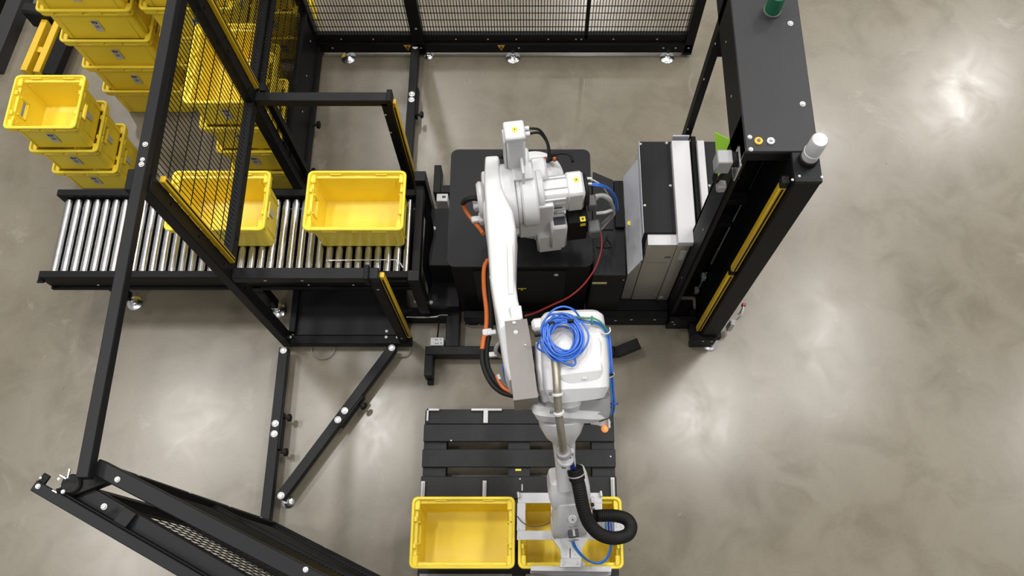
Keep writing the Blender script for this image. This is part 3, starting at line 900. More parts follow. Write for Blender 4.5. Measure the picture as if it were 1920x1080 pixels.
# drive cabinet
dc = thing('drive_cabinet', 'steel fronted control cabinet with black top and white ducts', 'cabinet', (.8, 2.3, 0))
zt = 1.08
x0_, xe_ = P(1199, 267, zt).x, P(1345, 300, zt).x
yb_, yf_ = PY(265, zt), PY(437, zt)
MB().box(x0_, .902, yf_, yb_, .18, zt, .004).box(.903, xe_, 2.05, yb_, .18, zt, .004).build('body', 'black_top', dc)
MB().slab([V((x0_ - .004, yf_, .25)), V((x0_ - .004, yb_ + .0, .5)), V((x0_ - .004, yb_ + .0, zt + .004)), V((x0_ - .004, yf_, zt + .004))], .003).build('side_sheet', 'silver', dc)
a = [P(1172, 336, .80), P(1196, 325, 1.0), P(1205, 508, 1.0), P(1180, 516, .80)]
xa_, xb2 = xc1 + .004, x0_ - .006
MB().slab([V((xa_, yc0 - .0, .80)), V((xa_, yc1 + .02, .80)), V((xb2, yc1 + .04, .98)), V((xb2, yc0 + .02, .98))], .004).build('sloping_sheet', 'silver', dc)
s_ = V((P(1180, 421, .84).x, P(1180, 421, .84).y, .84))
MB().cyl(s_ + V((0, 0, .018)), s_ + V((0, 0, .021)), .015, n=18).build('round_sticker', 'ylabel', dc)
def strip(nm, pxa, pxb, rowa, rowb, z0, z1, m_):
    xa, xb = P(pxa, rowb, z1).x, P(pxb, rowb, z1).x
    return MB().box(xa, xb, PY(rowb, z1), PY(rowa, z1), z0, z1, .003).build(nm, m_, dc)
strip('top_duct', 1272, 1307, 263, 455, zt + .001, zt + .05, 'white2')
strip('top_duct', 1319, 1333, 263, 420, zt + .001, zt + .05, 'white2')
strip('channel', 1308, 1318, 255, 430, zt + .001, zt + .02, 'deep')
xb0, xb1, xb2_ = P(1215, 460, 1.06).x, P(1271, 460, 1.06).x, .903
yq = PY(460, 1.06)
MB().box(xb0, xb1 - .002, yq, yf_ - .002, .16, 1.06, .003).build('steel_front_box', 'steel', dc)
MB().box(xb1, xb2_, yq - .005, yf_ - .002, .16, 1.075, .003).build('steel_side_box', 'steel', dc)
MB().box(xb0, xb1 - .002, yq, yf_ - .002, 1.061, 1.066, .001).build('box_lid', 'white2', dc)
xx = P(1180, 500, .5).x
MB().box(P(1176, 500, .6).x, xb0 - .002, yq + .005, yf_ - .003, .16, .78, .003).build('steel_front_panel', 'steel', dc)
MB().box(xb0 + .02, xb1 - .02, yq - .0012, yq, .80, .802, .0004).box(P(1247, 490, .9).x, P(1259, 490, .9).x, yq - .0015, yq, .875, .895, .0004).build('panel_seam', 'dgrey', dc)
MB().box(xb1 + .03, xb2_ - .012, yq - .007, yq - .005, .86, .99, .0004).build('label', 'paper', dc)
MB().box(xb1 + .01, xb1 + .035, yq - .007, yq - .005, .2, .225, .0004).build('small_label', 'paper', dc)
bolts(dc, [(P(px, py, zt), .008) for px, py in ((1201, 270), (1250, 268), (1209, 385), (1257, 348), (1330, 348))] +
      [((xb0 + dx, yq - .001, z), .006, (0, -1, 0)) for dx, z in ((.015, 1.03), (.015, .9), (.11, .9), (.15, .25))] +
      [((xb1 + dx, yq - .006, z), .006, (0, -1, 0)) for dx, z in ((.02, 1.05), (.09, 1.05), (.12, .75), (.12, .55))])
MB().box(P(1259, 263, zt).x, P(1290, 263, zt).x, yb_ + .002, yb_ + .012, zt - .03, zt + .055, .002).build('rear_flange', 'silver', dc)
MB().box(P(1262, 560, .1).x - .25, .902, yq + .02, yb_, .02, .155, .004).build('base_frame', 'black', dc)

# ------------------------------------------------------------------ control tower
tw = thing('control_tower', 'tall black portal column with flat cover, buttons and yellow light curtains', 'tower', (1.06, 2.2, 0))
TX0, TX1, TY0, TY1, TZ = .907, 1.215, 1.825, 3.3, 2.35
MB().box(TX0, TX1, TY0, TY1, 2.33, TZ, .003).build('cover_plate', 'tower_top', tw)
MB().box(TX0, TX0 + .01, TY0 + .02, TY1, 2.10, 2.33, .002).box(TX1 - .01, TX1, TY0 + .12, TY1, 2.10, 2.33, .002).build('cover_side', 'black', tw)
CX0 = P(1491, 340, TZ).x
MB().box(CX0, TX1 + .001, 1.68, TY0 - .001, 2.325, TZ - .002, .003).build('corner_cap', 'black_top', tw)
MB().box(CX0 + .004, TX1, 1.683, 2.034, .10, 2.324, .004).build('right_column', 'black', tw)
MB().box(TX0, TX0 + .012, 1.84, 2.02, .0, 2.33, .002).box(TX0, TX0 + .075, 2.0, 2.02, .0, 2.33, .002).box(TX0 + .0, TX0 + .03, 1.84, 1.85, .0, 2.33, .002).build('left_column', 'black', tw)
MB().box(TX0 + .012, CX0 + .05, 2.0355, 2.046, .0, 2.32, .002).build('rear_panel', 'deep', tw)
MB().box(TX0 - .004, CX0 + .02, TY0, TY0 + .012, 2.27, 2.33, .002).build('cover_lip', 'black', tw)
MB().box(TX0, TX0 + .04, 2.66, 2.72, .0, 2.33, .003).build('rear_post', 'black', tw)
MB().box(TX0 + .041, TX0 + .16, 2.67, 2.71, 1.85, 2.0, .003).build('rear_crossbar', 'black', tw)
MB().box(TX0 + .013, CX0, 1.836, 1.998, .0, .04, .002).build('floor_plate', 'deep', tw)
MB().box(TX0 - .0, TX0 + .22, 1.80, 1.835, .0, .17, .003).build('base_plate', 'black', tw)
MB().box(CX0 - .05, TX1 - .01, 1.66, 1.70, .03, .20, .003).box(CX0 - .05, TX1 + .04, 1.70, 1.90, .06, .12, .003).build('foot_housing', 'black', tw)
levelling_foot(tw, 1.20, 1.70, .06, .058)
ly_, lx_ = 1.72, CX0 - .017
for z0, z1 in ((.24, 1.22), (1.28, 2.24)):
    lc = MB().box(lx_ - .016, lx_ + .016, ly_ - .014, ly_ + .02, z0, z1, .003).build('light_curtain', 'ymark', tw)
    MB().box(lx_ - .004, lx_ + .004, ly_ - .0165, ly_ - .0135, z0 + .01, z1 - .01, .001).build('lens_strip', 'deep', lc)
MB().box(lx_ - .018, lx_ + .016, ly_ - .014, ly_ + .02, 1.221, 1.279, .003).build('curtain_joint', 'deep', tw)
MB().box(lx_ - .018, lx_ + .016, ly_ - .016, ly_ + .022, 2.241, 2.29, .003).build('curtain_cap', 'rubber', tw)
# frosted signal lamp on the corner
bz = P(1513, 300, TZ)
bc = V((bz.x + .003, bz.y, TZ))
bcn = MB().lathe(bc + V((0, 0, -.001)), (0, 0, 1), [(0, .041), (.03, .041), (.034, .036)], n=28).build('beacon_base', 'rubber', tw)
MB().lathe(bc + V((0, 0, .034)), (0, 0, 1), [(0, .036), (.034, .036), (.036, .038), (.040, .038), (.042, .035), (.128, .035), (.134, .031), (.136, .0)], n=28).build('beacon_lens', 'lens', bcn)
# push buttons and cover screws
for px, m_, rr in ((1422, 'amber', .018), (1445, 'bolt', .017)):
    c = P(px, 265, TZ)
    pb = MB().lathe(c, (0, 0, 1), [(0, rr), (.006, rr), (.008, rr * .8)], n=20).build('push_button', m_, tw)
    MB().lathe(c + V((0, 0, .008)), (0, 0, 1), [(0, rr * .45), (.012 if m_ == 'bolt' else .003, rr * .4)], n=14).build('button_cap', m_ if m_ == 'bolt' else 'dgrey', pb)
bolts(tw, [(P(px, py, TZ), rr) for px, py, rr in ((1482, 44, .013), (1505, 195, .013), (1406, 257, .010), (1408, 280, .010))] +
      [(P(px, py, TZ - .002), .006) for px, py in ((1499, 330), (1541, 332), (1486, 337))] +
      [((TX0 - .001, y_, z), .006, (-1, 0, 0)) for y_, z in ((1.9, 1.9), (1.9, 1.4), (1.9, .7), (2.2, 2.2), (2.5, 2.2), (2.64, 2.0), (2.64, 1.7), (2.64, 1.2), (2.64, 1.1))] +
      [((CX0 - .001, 1.76, z), .007, (-1, 0, 0)) for z in (1.9, 1.5, 1.1, .8, .4)] +
      [((x_, 1.659, z), .008, (0, -1, 0)) for x_, z in ((1.12, .17), (1.18, .16), (1.20, .07))] +
      [((x_, 1.799, z), .008, (0, -1, 0)) for x_, z in ((.95, .1), (.93, .15))])
# conduits and cables inside the column
def tube_part(nm, pts, r, m_, parent, n=8, seg=6, ribs=0):
    return MB().tube(pts, r, n=n, seg=seg, ribs=ribs).build(nm, m_, parent, angle=60 if not ribs else 20)
yi = 1.98
def inx(px, py, y=1.98):
    """point of the plane at depth y seen at (px, py)"""
    s, c = math.sin(TILT), math.cos(TILT)
    r = V(((px - PPX) / FPX, s + (PPY - py) / FPX * c, -c + (PPY - py) / FPX * s))
    t = min(y / r.y, 1.086 / r.x)
    return V((r.x * t, y, CAM_H + r.z * t))
tube_part('inner_cable', [inx(1336, 521), inx(1345, 500), inx(1358, 478), inx(1372, 455), inx(1382, 445), inx(1393, 452), inx(1396, 462), inx(1390, 476)], .005, 'greyc', tw)
tube_part('inner_cable', [inx(1336, 525), inx(1344, 508), inx(1350, 495)], .009, 'dgrey', tw)
tube_part('inner_cable', [inx(1364, 494), inx(1370, 486), inx(1380, 485), inx(1384, 490)], .004, 'greyc', tw)
tube_part('inner_cable', [inx(1314, 596), inx(1315, 575), inx(1322, 550), inx(1326, 530)], .005, 'greyc', tw)
tube_part('inner_cable', [inx(1374, 437), inx(1374, 425), inx(1382, 412), inx(1395, 398)], .003, 'dgrey', tw)
tube_part('inner_bracket', [inx(1445, 310), inx(1440, 330), inx(1425, 355), inx(1408, 380)], .006, 'rubber', tw)
for px, py, h_, m_ in ((1322, 537, .025, 'pale'), (1308, 549, .022, 'greyc')):
    q = inx(px, py)
    MB().box(q.x - .02, q.x + .008, q.y - .02, q.y + .02, q.z - h_, q.z + h_, .003).build('connector', m_, tw)
MB().box(inx(1350, 400).x - .02, inx(1400, 400).x + .02, 1.97, 2.02, 1.55, 1.60, .003).build('inner_plate', 'black', tw)
MB().box(inx(1350, 440).x - .05, inx(1390, 440).x, 1.96, 2.02, 1.30, 1.34, .003).build('inner_plate', 'black', tw)
# sensor unit on the left side of the tower
su = P(1362, 287, 2.0)
sm = MB().cbox(V((TX0 - .066, 1.86, 2.20)), (V((1, 0, 0)), V((0, 1, 0)), V((0, 0, 1))), (.034, .034, .05), .005).build('sensor_head', 'pale', tw)
MB().cyl((TX0 - .032, 1.86, 2.22), (TX0 - .012, 1.86, 2.22), .036, n=20, bev=.004).build('sensor_collar', 'rubber', sm)
MB().box(TX0 - .012, TX0 - .001, 1.80, 1.90, 2.13, 2.27, .003).build('sensor_bracket', 'chrome', tw)
tube_part('sensor_cable', [V((TX0 - .08, 1.85, 2.16)), V((TX0 - .085, 1.84, 2.10)), V((TX0 - .07, 1.84, 2.05)), V((TX0 - .05, 1.86, 2.05)), V((TX0 - .03, 1.87, 2.11))], .010, 'rubber', tw)
MB().box(TX0 - .055, TX0 - .015, 1.82, 1.86, 1.98, 2.03, .004).build('sensor_plug', 'pale', tw)
# small cable hanging out at the foot
tube_part('foot_cable', [P(1372, 604, .25), P(1381, 600, .25), P(1390, 590, .3), P(1394, 575, .3), P(1388, 586, .2), P(1383, 590, .18)], .006, 'paper', tw)
MB().box(P(1395, 571, .3).x - .012, P(1395, 571, .3).x + .012, P(1395, 571, .3).y - .01, P(1395, 571, .3).y + .01, .27, .31).build('red_tag', 'red', tw)
MB().box(P(1375, 604, .2).x - .018, P(1375, 604, .2).x + .012, P(1375, 604, .2).y - .02, P(1375, 604, .2).y + .02, .06, .2).build('white_plug', 'paper', tw)
# green acrylic plate leaning at the tower
gp = thing('acrylic_panel', 'bright green translucent acrylic plate between drive cabinet and tower', 'panel', (*P(1352, 330, 1.09).xy, 0))
MB().slab([P(1340, 248, 2.09), P(1380, 269, 2.09), P(1380, 300, 2.0), P(1366, 345, 1.86), P(1349, 360, 1.80), P(1343, 300, 1.95)], .005).build('sheet', 'acryl', gp)
MB().bar(P(1368, 338, 1.88), P(1368, 338, 1.88) + V((.05, 0.03, -.02)), .02, .01).build('clip', 'pale', gp)
# green signal lamp at the rear of the cover
gb_ = P(1447, 22, TZ)
gl = thing('signal_lamp', 'green signal lamp standing on the tower cover at the top edge', 'lamp', (gb_.x, gb_.y, TZ))
MB().lathe(V((gb_.x, gb_.y, TZ)), (0, 0, 1), [(0, .040), (.012, .040), (.014, .036)], n=24).build('lamp_base', 'dgrey', gl)
MB().lathe(V((gb_.x, gb_.y, TZ + .014)), (0, 0, 1), [(0, .036), (.10, .036), (.106, .030), (.107, 0)], n=24).build('lamp_lens', 'greenlamp', gl)

# ------------------------------------------------------------------ robot arm
YAW = math.radians(7.5)
EX = V((math.cos(YAW), math.sin(YAW), 0)); EF = V((math.sin(YAW), -math.cos(YAW), 0)); EZ = V((0, 0, 1))
rbt = thing('industrial_robot', 'white industrial robot arm reaching over the pallet with hoses and gripper', 'robot', (*P(1005, 385, .85).xy, .85))
HC = P(975, 366, 1.38)                       # shoulder axis centre
def hub(nm, a0, a1, r, m_='white', n=36, bev=.006, dz=0.0, df=0.0, parent=None):
    c = HC + EF * df + EZ * dz
    return MB().cyl(c + EX * a0, c + EX * a1, r, n=n, bev=bev).build(nm, m_, parent or rbt)
def rbox(nm, a0, a1, f0, f1, z0, z1, m_='white', bev=.006, parent=None, mb=None):
    """box in the robot's own frame, measured from the shoulder axis"""
    c = HC + EX * ((a0 + a1) / 2) + EF * ((f0 + f1) / 2); c.z = (z0 + z1) / 2
    q = (mb or MB()).cbox(c, (EX, EF, EZ), (abs(a1 - a0) / 2, abs(f1 - f0) / 2, abs(z1 - z0) / 2), bev)
    return q if mb is not None else q.build(nm, m_, parent or rbt)
def arm(nm, secs, m_='white', e=4.0, n=28, parent=None, side=None):
    cs = [P(q[0], q[1], q[2]) for q in secs]; out = []
    for i, c in enumerate(cs):
        a = cs[max(0, i - 1)]; b = cs[min(len(cs) - 1, i + 1)]
        t = (b - a).normalized(); s = side or EX
        s = (s - t * s.dot(t)).normalized(); u = s.cross(t)
        if u.z < 0: u = -u
        out.append((c, s, u, secs[i][3], secs[i][4], secs[i][5] if len(secs[i]) > 5 else e))
    return MB().super(out, n=n).build(nm, m_, parent or rbt, angle=30)

# base casting with a bolted foot tongue
bc0 = P(1003, 392, .85)
MB().lathe((bc0.x, bc0.y, .851), (0, 0, 1), [(0, .20), (.03, .20), (.035, .185), (.10, .165), (.16, .155), (.19, .17), (.22, .17)], n=40).build('base_casting', 'white', rbt)
def tongue(px, py, rr, ztop=.89):
    c = P(px, py, .86); d = (V((bc0.x, bc0.y, .86)) - c)
    s, u, t = frame(d)
    mb = MB(); pts = []
    for k in range(9):
        an = math.pi * k / 8
        pts.append((c.x + (s.x * math.cos(an) - t.x * math.sin(an)) * rr, c.y + (s.y * math.cos(an) - t.y * math.sin(an)) * rr))
    e = V((bc0.x, bc0.y, 0))
    pts += [(e.x - s.x * rr * 1.5, e.y - s.y * rr * 1.5), (e.x + s.x * rr * 1.5, e.y + s.y * rr * 1.5)]
    f = mb.prism(pts, .851, ztop).build('base_foot', 'white', rbt)
    return c
for px, py in ((1012, 437), (1058, 418), (962, 432), (1040, 345)):
    c = tongue(px, py, .05)
    if px == 1012:
        sb_ = MB().lathe((c.x, c.y, .8905), (0, 0, 1), [(0, .014), (.006, .013)], n=6).build('anchor_bolt', 'amber', rbt)
        MB().lathe((c.x, c.y, .8965), (0, 0, 1), [(0, .006), (.002, .005)], n=12).build('bolt_socket', 'ink', sb_)
    else:
        bolts(rbt, [((c.x, c.y, .89), .012)])
MB().lathe((bc0.x, bc0.y, 1.07), (0, 0, 1), [(0, .15), (.05, .165), (.16, .17), (.20, .16), (.22, .12)], n=36).build('turret', 'white', rbt)
rbox('turret_block', -.02, .17, -.06, .12, 1.08, 1.44)
# shoulder hub discs
hub('shoulder_cap', -.232, -.195, .10, bev=.012)
hub('shoulder_disc', -.100, -.028, .178, bev=.004)
hub('shoulder_ring', -.027, .0, .160)
hub('shoulder_drum', .0, .088, .162, bev=.01, df=.015)
rbox('shoulder_bracket', -.03, .07, -.20, -.06, 1.40, 1.55, bev=.012)
rbox('bracket_rib', .012, .028, -.21, .02, 1.5, 1.66, bev=.004)
rbox('bracket_plate', -.035, .075, -.10, .0, 1.53, 1.56, bev=.004)
rbox('bracket_lug', .07, .16, -.16, -.02, 1.30, 1.50, bev=.015)
hub('gear_flange', .088, .125, .13, df=-.01, dz=.01)
# upright motor
mc = P(965, 244, 1.86)
rel = mc - HC; ma, mf = rel.dot(EX), rel.dot(EF)
um = rbox('upright_motor', ma - .048, ma + .048, mf - .045, mf + .045, 1.50, 1.82, 'white', bev=.012)
rbox('motor_cap', ma - .055, ma + .05, mf - .055, mf + .052, 1.822, 1.865, 'white', bev=.008, parent=um)
rbox('motor_flange', ma - .06, ma + .06, mf - .06, mf + .06, 1.44, 1.50, 'white', bev=.008, parent=um)
rbox('motor_fin', ma - .062, ma - .049, mf - .05, mf + .03, 1.52, 1.80, 'white', bev=.004, parent=um)
st = mc + EZ * .006
MB().cyl((st.x, st.y, 1.8655), (st.x, st.y, 1.868), .014, n=18).build('warning_sticker', 'ylabel', um)
MB().cyl((st.x, st.y, 1.868), (st.x, st.y, 1.869), .004, n=8).build('print', 'ink', um)
for k, f in enumerate((-.02, .012)):
    a0 = HC + EX * (ma + .05) + EF * (mf + f); a0.z = 1.83
    MB().cyl(a0, a0 + EX * .025, .012, n=14, bev=.002).build('motor_plug', 'white2', um)
    tube_part('motor_cable', [a0 + EX * .02, P(1010, 243 + 6 * k, 1.80), P(1022, 257 + 4 * k, 1.72), P(1029 - 2 * k, 275, 1.60), P(1031 - 3 * k, 295, 1.45), P(1026, 300, 1.40)], .0065, 'rubber', um)
# shoulder motor to the right with ribs, sticker and end cap
mo = rbox('shoulder_motor', .10, .335, -.055, .085, 1.29, 1.475, bev=.018)
rbox('motor_hood', .245, .345, -.060, .090, 1.285, 1.482, parent=mo, bev=.014)
for f in (-.025, .035):
    rbox('cooling_groove', .11, .28, f - .004, f + .004, 1.474, 1.4775, 'pale', parent=mo, bev=.001)
for z in (1.33, 1.40, 1.45):
    rbox('cooling_rib', .11, .24, .084, .093, z - .008, z + .008, 'white', parent=mo, bev=.003)
rbox('nameplate', .12, .22, .0925, .0945, 1.352, 1.366, 'dgrey', parent=mo, bev=.0004)
c = HC + EX * .305 + EF * .0; c.z = 1.4825
MB().cyl(c, c + EZ * .002, .015, n=18).build('warning_sticker', 'ylabel', mo)
MB().cyl(c + EZ * .002, c + EZ * .003, .005, n=8).build('print', 'ink', mo)
hub('motor_end_cap', .346, .368, .088, 'rubber', df=.015, dz=.0, parent=mo)
# connector block below the motor
cbk = rbox('connector_block', .25, .36, .05, .16, 1.05, 1.28, 'deep', bev=.004)
rbox('warning_sticker', .315, .345, .160, .162, 1.235, 1.265, 'ylabel', bev=.0004, parent=cbk)
rbox('warning_sticker', .315, .345, .125, .155, 1.280, 1.282, 'ylabel', bev=.0004, parent=cbk)
rbox('print', .324, .336, .134, .146, 1.282, 1.283, 'ink', bev=.0002, parent=cbk)
rbox('grey_connector', .369, .415, .02, .09, 1.25, 1.33, 'dgrey', bev=.006, parent=cbk)
rbox('grey_connector', .361, .43, .12, .20, 1.13, 1.22, 'dgrey', bev=.008, parent=cbk)
wb = rbox('side_housing', .15, .245, .07, .17, .98, 1.26, 'white', bev=.012)
rbox('window', .17, .235, .10, .15, 1.2605, 1.2625, 'ink', bev=.0005, parent=wb)
rbox('lower_housing', .08, .23, .06, .15, .90, 1.12, 'white', bev=.012)
# signal and air lines at the right of the shoulder
c0 = HC + EX * .43 + EF * .05; c0.z = 1.29
tube_part('grey_conduit', [c0 - EX * .03, P(1125, 368, 1.28), P(1143, 376, 1.24), P(1150, 392, 1.16), P(1146, 405, 1.08), P(1130, 420, 1.0), P(1122, 432, .9)], .011, 'greyc', rbt)
tube_part('grey_conduit', [P(1118, 400, 1.18), P(1135, 398, 1.18), P(1148, 394, 1.15), P(1150, 402, 1.05), P(1138, 416, .95), P(1126, 430, .88)], .010, 'paper', rbt)
tube_part('grey_conduit', [P(1115, 368, 1.3), P(1130, 366, 1.28), P(1142, 372, 1.24), P(1147, 384, 1.18)], .012, 'paper', rbt)
for k in range(2):
    tube_part('air_hose', [P(1108, 344 + 3 * k, 1.36), P(1125, 346 + 3 * k, 1.35), P(1140, 352 + 2 * k, 1.30), P(1152 - k * 3, 365, 1.22), P(1157 - 3 * k, 380, 1.12), P(1158 - 3 * k, 394, 1.0)], .006, 'blue', rbt)
tube_part('grey_wire', [P(1105, 335, 1.38), P(1118, 341, 1.36), P(1132, 352, 1.30), P(1142, 370, 1.2)], .005, 'paper', rbt)
for py in (335, 345):
    a0 = P(1104, py, 1.37); MB().cyl(a0 - V((.012, 0, 0)), a0 + V((.016, 0, 0)), .009, n=12).build('plug', 'bolt', rbt)
# black cables behind the shoulder
tube_part('black_cable', [P(1022, 305, 1.30), P(1030, 296, 1.36), P(1042, 289, 1.40), P(1058, 287, 1.40), P(1070, 292, 1.40), P(1074, 303, 1.42)], .009, 'rubber', rbt)
tube_part('black_cable', [P(1018, 308, 1.22), P(1028, 300, 1.3), P(1040, 296, 1.33), P(1046, 297, 1.33)], .014, 'rubber', rbt)
MB().lathe(P(1036, 299, 1.34), (1, .1, 0), [(0, .009), (.006, .014), (.018, .013), (.022, .006)], n=14).build('orange_plug', 'orange', rbt)
MB().lathe(P(1019, 297, 1.36), (1, .1, 0), [(0, .007), (.016, .009), (.02, .004)], n=12).build('red_plug', 'red', rbt)
tube_part('black_cable', [P(952, 300, 1.30), P(940, 293, 1.34), P(932, 297, 1.34), P(930, 308, 1.26), P(932, 316, 1.2)], .012, 'rubber', rbt)

# lower arm
arm('lower_arm', [(925, 313, 1.36, .034, .05), (925, 322, 1.38, .040, .12), (926, 352, 1.40, .044, .155), (928, 385, 1.43, .050, .145), (933, 405, 1.45, .060, .125), (939, 424, 1.48, .074, .11),
                  (942, 450, 1.50, .076, .095), (943, 500, 1.55, .067, .082), (944, 540, 1.59, .062, .078), (950, 580, 1.63, .060, .076), (957, 610, 1.66, .061, .078),
                  (963, 650, 1.69, .062, .085), (970, 700, 1.72, .058, .088), (974, 724, 1.74, .045, .07)], e=7, n=32)
arm('arm_flank', [(909, 345, 1.30, .018, .10), (913, 400, 1.36, .022, .10), (922, 470, 1.44, .020, .06), (926, 540, 1.53, .017, .05), (936, 610, 1.60, .014, .045), (944, 660, 1.64, .01, .03)], e=3, m_='white')
arm('arm_top_web', [(954, 425, 1.52, .022, .05), (957, 480, 1.58, .020, .05), (959, 560, 1.66, .018, .04)], e=4, m_='white')
for px, py, z in ((926, 521, 1.55), (922, 624, 1.60), (924, 665, 1.6)):
    MB().cbox(P(px, py, z), (EX, EF, EZ), (.022, .012, .012), .003).build('cable_lug', 'white2', rbt)
# mounting tab just before the grey cover
MB().cbox(P(968, 588, 1.73), (EX, EF, EZ), (.028, .035, .012), .004).build('mounting_tab', 'white', rbt)
# grey sheet cover
cva, cvb, cvc = P(969, 601, 1.84), P(972, 645, 1.865), P(987, 747, 1.865)
t1 = (cvc - cvb).normalized()
cov = MB()
def cov_sec(c, w, zt, zb, nrm=None):
    s = V((.992, .125, 0))
    return [c - s * w, c + s * w, c + s * w - EZ * (c.z - zb), c - s * w - EZ * (c.z - zb)]
cov.loft([cov_sec(P(967, 600, 1.81), .052, 0, 1.66), cov_sec(P(973, 645, 1.865), .055, 0, 1.66), cov_sec(P(986, 748, 1.865), .054, 0, 1.66)])
cv_ = cov.build('grey_cover', 'taupe', rbt)
bolts(rbt, [(P(967, 623, 1.842), .010), (P(964, 605, 1.822), .008), (P(985, 647, 1.868), .004)])
# ribbed cuff and small wires left of the elbow
tube_part('cable_cuff', [P(942, 640, 1.62), P(932, 648, 1.64), P(930, 660, 1.62), P(938, 668, 1.58), P(947, 666, 1.58)], .010, 'greyc', rbt, ribs=.12, seg=8)
tube_part('cable_cuff', [P(945, 646, 1.60), P(937, 653, 1.60), P(936, 662, 1.58), P(944, 670, 1.55)], .013, 'rubber', rbt)
for k in range(3):
    tube_part('small_wire', [P(948 + k, 670, 1.62), P(944 - k, 690, 1.64 + .02 * k), P(947 + 2 * k, 712 - 3 * k, 1.62), P(953 - k, 722 - 4 * k, 1.62), P(958, 708 + 3 * k, 1.64)], .0035, 'blue', rbt)

# elbow housing
arm('elbow_housing', [(1071, 597, 1.74, .10, .05), (1071, 601, 1.74, .135, .09), (1072, 612, 1.75, .150, .115), (1074, 640, 1.77, .152, .13), (1077, 690, 1.78, .152, .135), (1078, 722, 1.76, .150, .13), (1079, 735, 1.74, .13, .11)], e=5, n=40)
arm('housing_spine', [(1074, 612, 1.85, .09, .03), (1082, 650, 1.885, .11, .032), (1088, 700, 1.885, .10, .03), (1092, 722, 1.86, .08, .02)], e=4)
arm('side_flank', [(1016, 650, 1.74, .035, .08), (1018, 690, 1.74, .038, .10), (1021, 728, 1.72, .036, .10), (1025, 742, 1.70, .03, .08)], e=4)
MB().cbox(P(1017, 610, 1.80), (EX, EF, EZ), (.05, .03, .035), .014).build('housing_shoulder', 'white', rbt)
arm('motor_shroud', [(1078, 736, 1.68, .155, .10), (1078, 762, 1.64, .16, .095), (1078, 772, 1.62, .155, .085)], e=6, m_='pale')
arm('front_flange', [(1068, 757, 1.70, .170, .055), (1066, 768, 1.68, .175, .06), (1063, 777, 1.65, .150, .05)], e=5)
arm('flange_bulge', [(1068, 744, 1.78, .045, .02), (1070, 757, 1.76, .05, .03), (1072, 768, 1.72, .035, .02)], e=2.5)
bolts(rbt, [(P(1094, 709, 1.905), .005), (P(1098, 709, 1.905), .005), (P(1055, 690, 1.91), .005), (P(1090, 720, 1.87), .004)])
# forearm and wrist
arm('forearm_root', [(1052, 770, 1.62, .115, .10), (1052, 784, 1.58, .108, .10), (1054, 800, 1.53, .090, .09), (1056, 812, 1.49, .068, .07), (1057, 822, 1.46, .055, .06)], e=2.8)
arm('forearm', [(1056, 815, 1.47, .056, .058), (1058, 850, 1.36, .051, .055), (1061, 880, 1.26, .050, .055), (1064, 905, 1.18, .060, .06)], e=3.5)
arm('wrist_yoke', [(1064, 886, 1.19, .060, .045), (1064, 890, 1.18, .092, .062), (1065, 902, 1.14, .104, .075), (1066, 918, 1.09, .106, .078), (1067, 930, 1.05, .100, .07)], e=7, n=40)
arm('wrist_body', [(1068, 925, 1.06, .080, .085), (1068, 945, 1.00, .083, .085), (1068, 962, .94, .086, .08), (1067, 980, .88, .096, .07), (1067, 992, .84, .093, .055), (1067, 998, .81, .080, .03)], e=5, n=40)
arm('wrist_ear', [(1037, 975, .90, .012, .04), (1037, 990, .86, .014, .05), (1039, 1002, .82, .01, .035)], e=2.2)
hb_ = P(1073, 968, 1.02)
MB().cyl(hb_, hb_ + V((0, -.02, .03)), .024, n=24, bev=.003).build('wrist_cap', 'white2', rbt)
MB().cyl(hb_ + V((0, -.02, .03)), hb_ + V((0, -.021, .0315)), .004, n=10).build('cap_screw', 'ink', rbt)
ws = MB().cbox(P(1075, 1000, .93), (EX, EF, EZ), (.026, .022, .02), .002).build('wrist_slot', 'ink', rbt)
MB().cbox(P(1076, 999, .955), (EX, EF, EZ), (.007, .018, .004), .001).build('slot_pin', 'chrome', ws)
MB().cbox(P(1074, 984, .97), (EX, EF, EZ), (.024, .012, .012), .006).build('slot_bar', 'pale', rbt)
MB().cbox(P(1076, 1013, .89), (EX, EF, EZ), (.026, .004, .006), .002).build('slot_lip', 'pale', rbt)

# conduit pipe with clamps along the arm
tube_part('conduit_pipe', [P(1040, 668, 1.93), P(1043, 700, 1.91), P(1045, 735, 1.88), P(1047, 770, 1.82), P(1052, 810, 1.72), P(1057, 852, 1.56)], .0185, 'pipe', rbt, n=16)
tube_part('pipe_mouth', [P(1039, 664, 1.94), P(1040, 672, 1.93)], .021, 'rubber', rbt, n=16, seg=2)
for (px, py, z), (qx, qy, qz) in (((1045, 737, 1.88), (1045.5, 742, 1.875)), ((1047, 771, 1.82), (1048, 776, 1.81))):
    a0, a1 = P(px, py, z), P(qx, qy, qz)
    MB().cyl(a0, a1, .026, n=20, bev=.002).build('pipe_clamp', 'white2', rbt)
    MB().cbox(a0 - EX * .03, (EX, EF, EZ), (.008, .006, .006), .002).build('clamp_screw', 'dgrey', rbt)
a0, a1 = P(1057, 848, 1.57), P(1059, 858, 1.53)
MB().lathe(a0, a1 - a0, [(-.01, .034), (0, .036), (.016, .036), (.022, .03)], n=24).build('pipe_gland', 'pale', rbt)
MB().cyl(P(1060, 860, 1.50), P(1060, 864, 1.485), .038, n=24, bev=.002).build('clamp_ring', 'white2', rbt)
MB().cbox(P(1060, 850, 1.47), (EX, EF, EZ), (.04, .012, .05), .004).build('pipe_bracket', 'white2', rbt)
MB().lathe(P(1057, 873, 1.40), (0, -.3, 1), [(0, .016), (.012, .016), (.014, .009)], n=6).build('clamp_nut', 'dgrey', rbt)
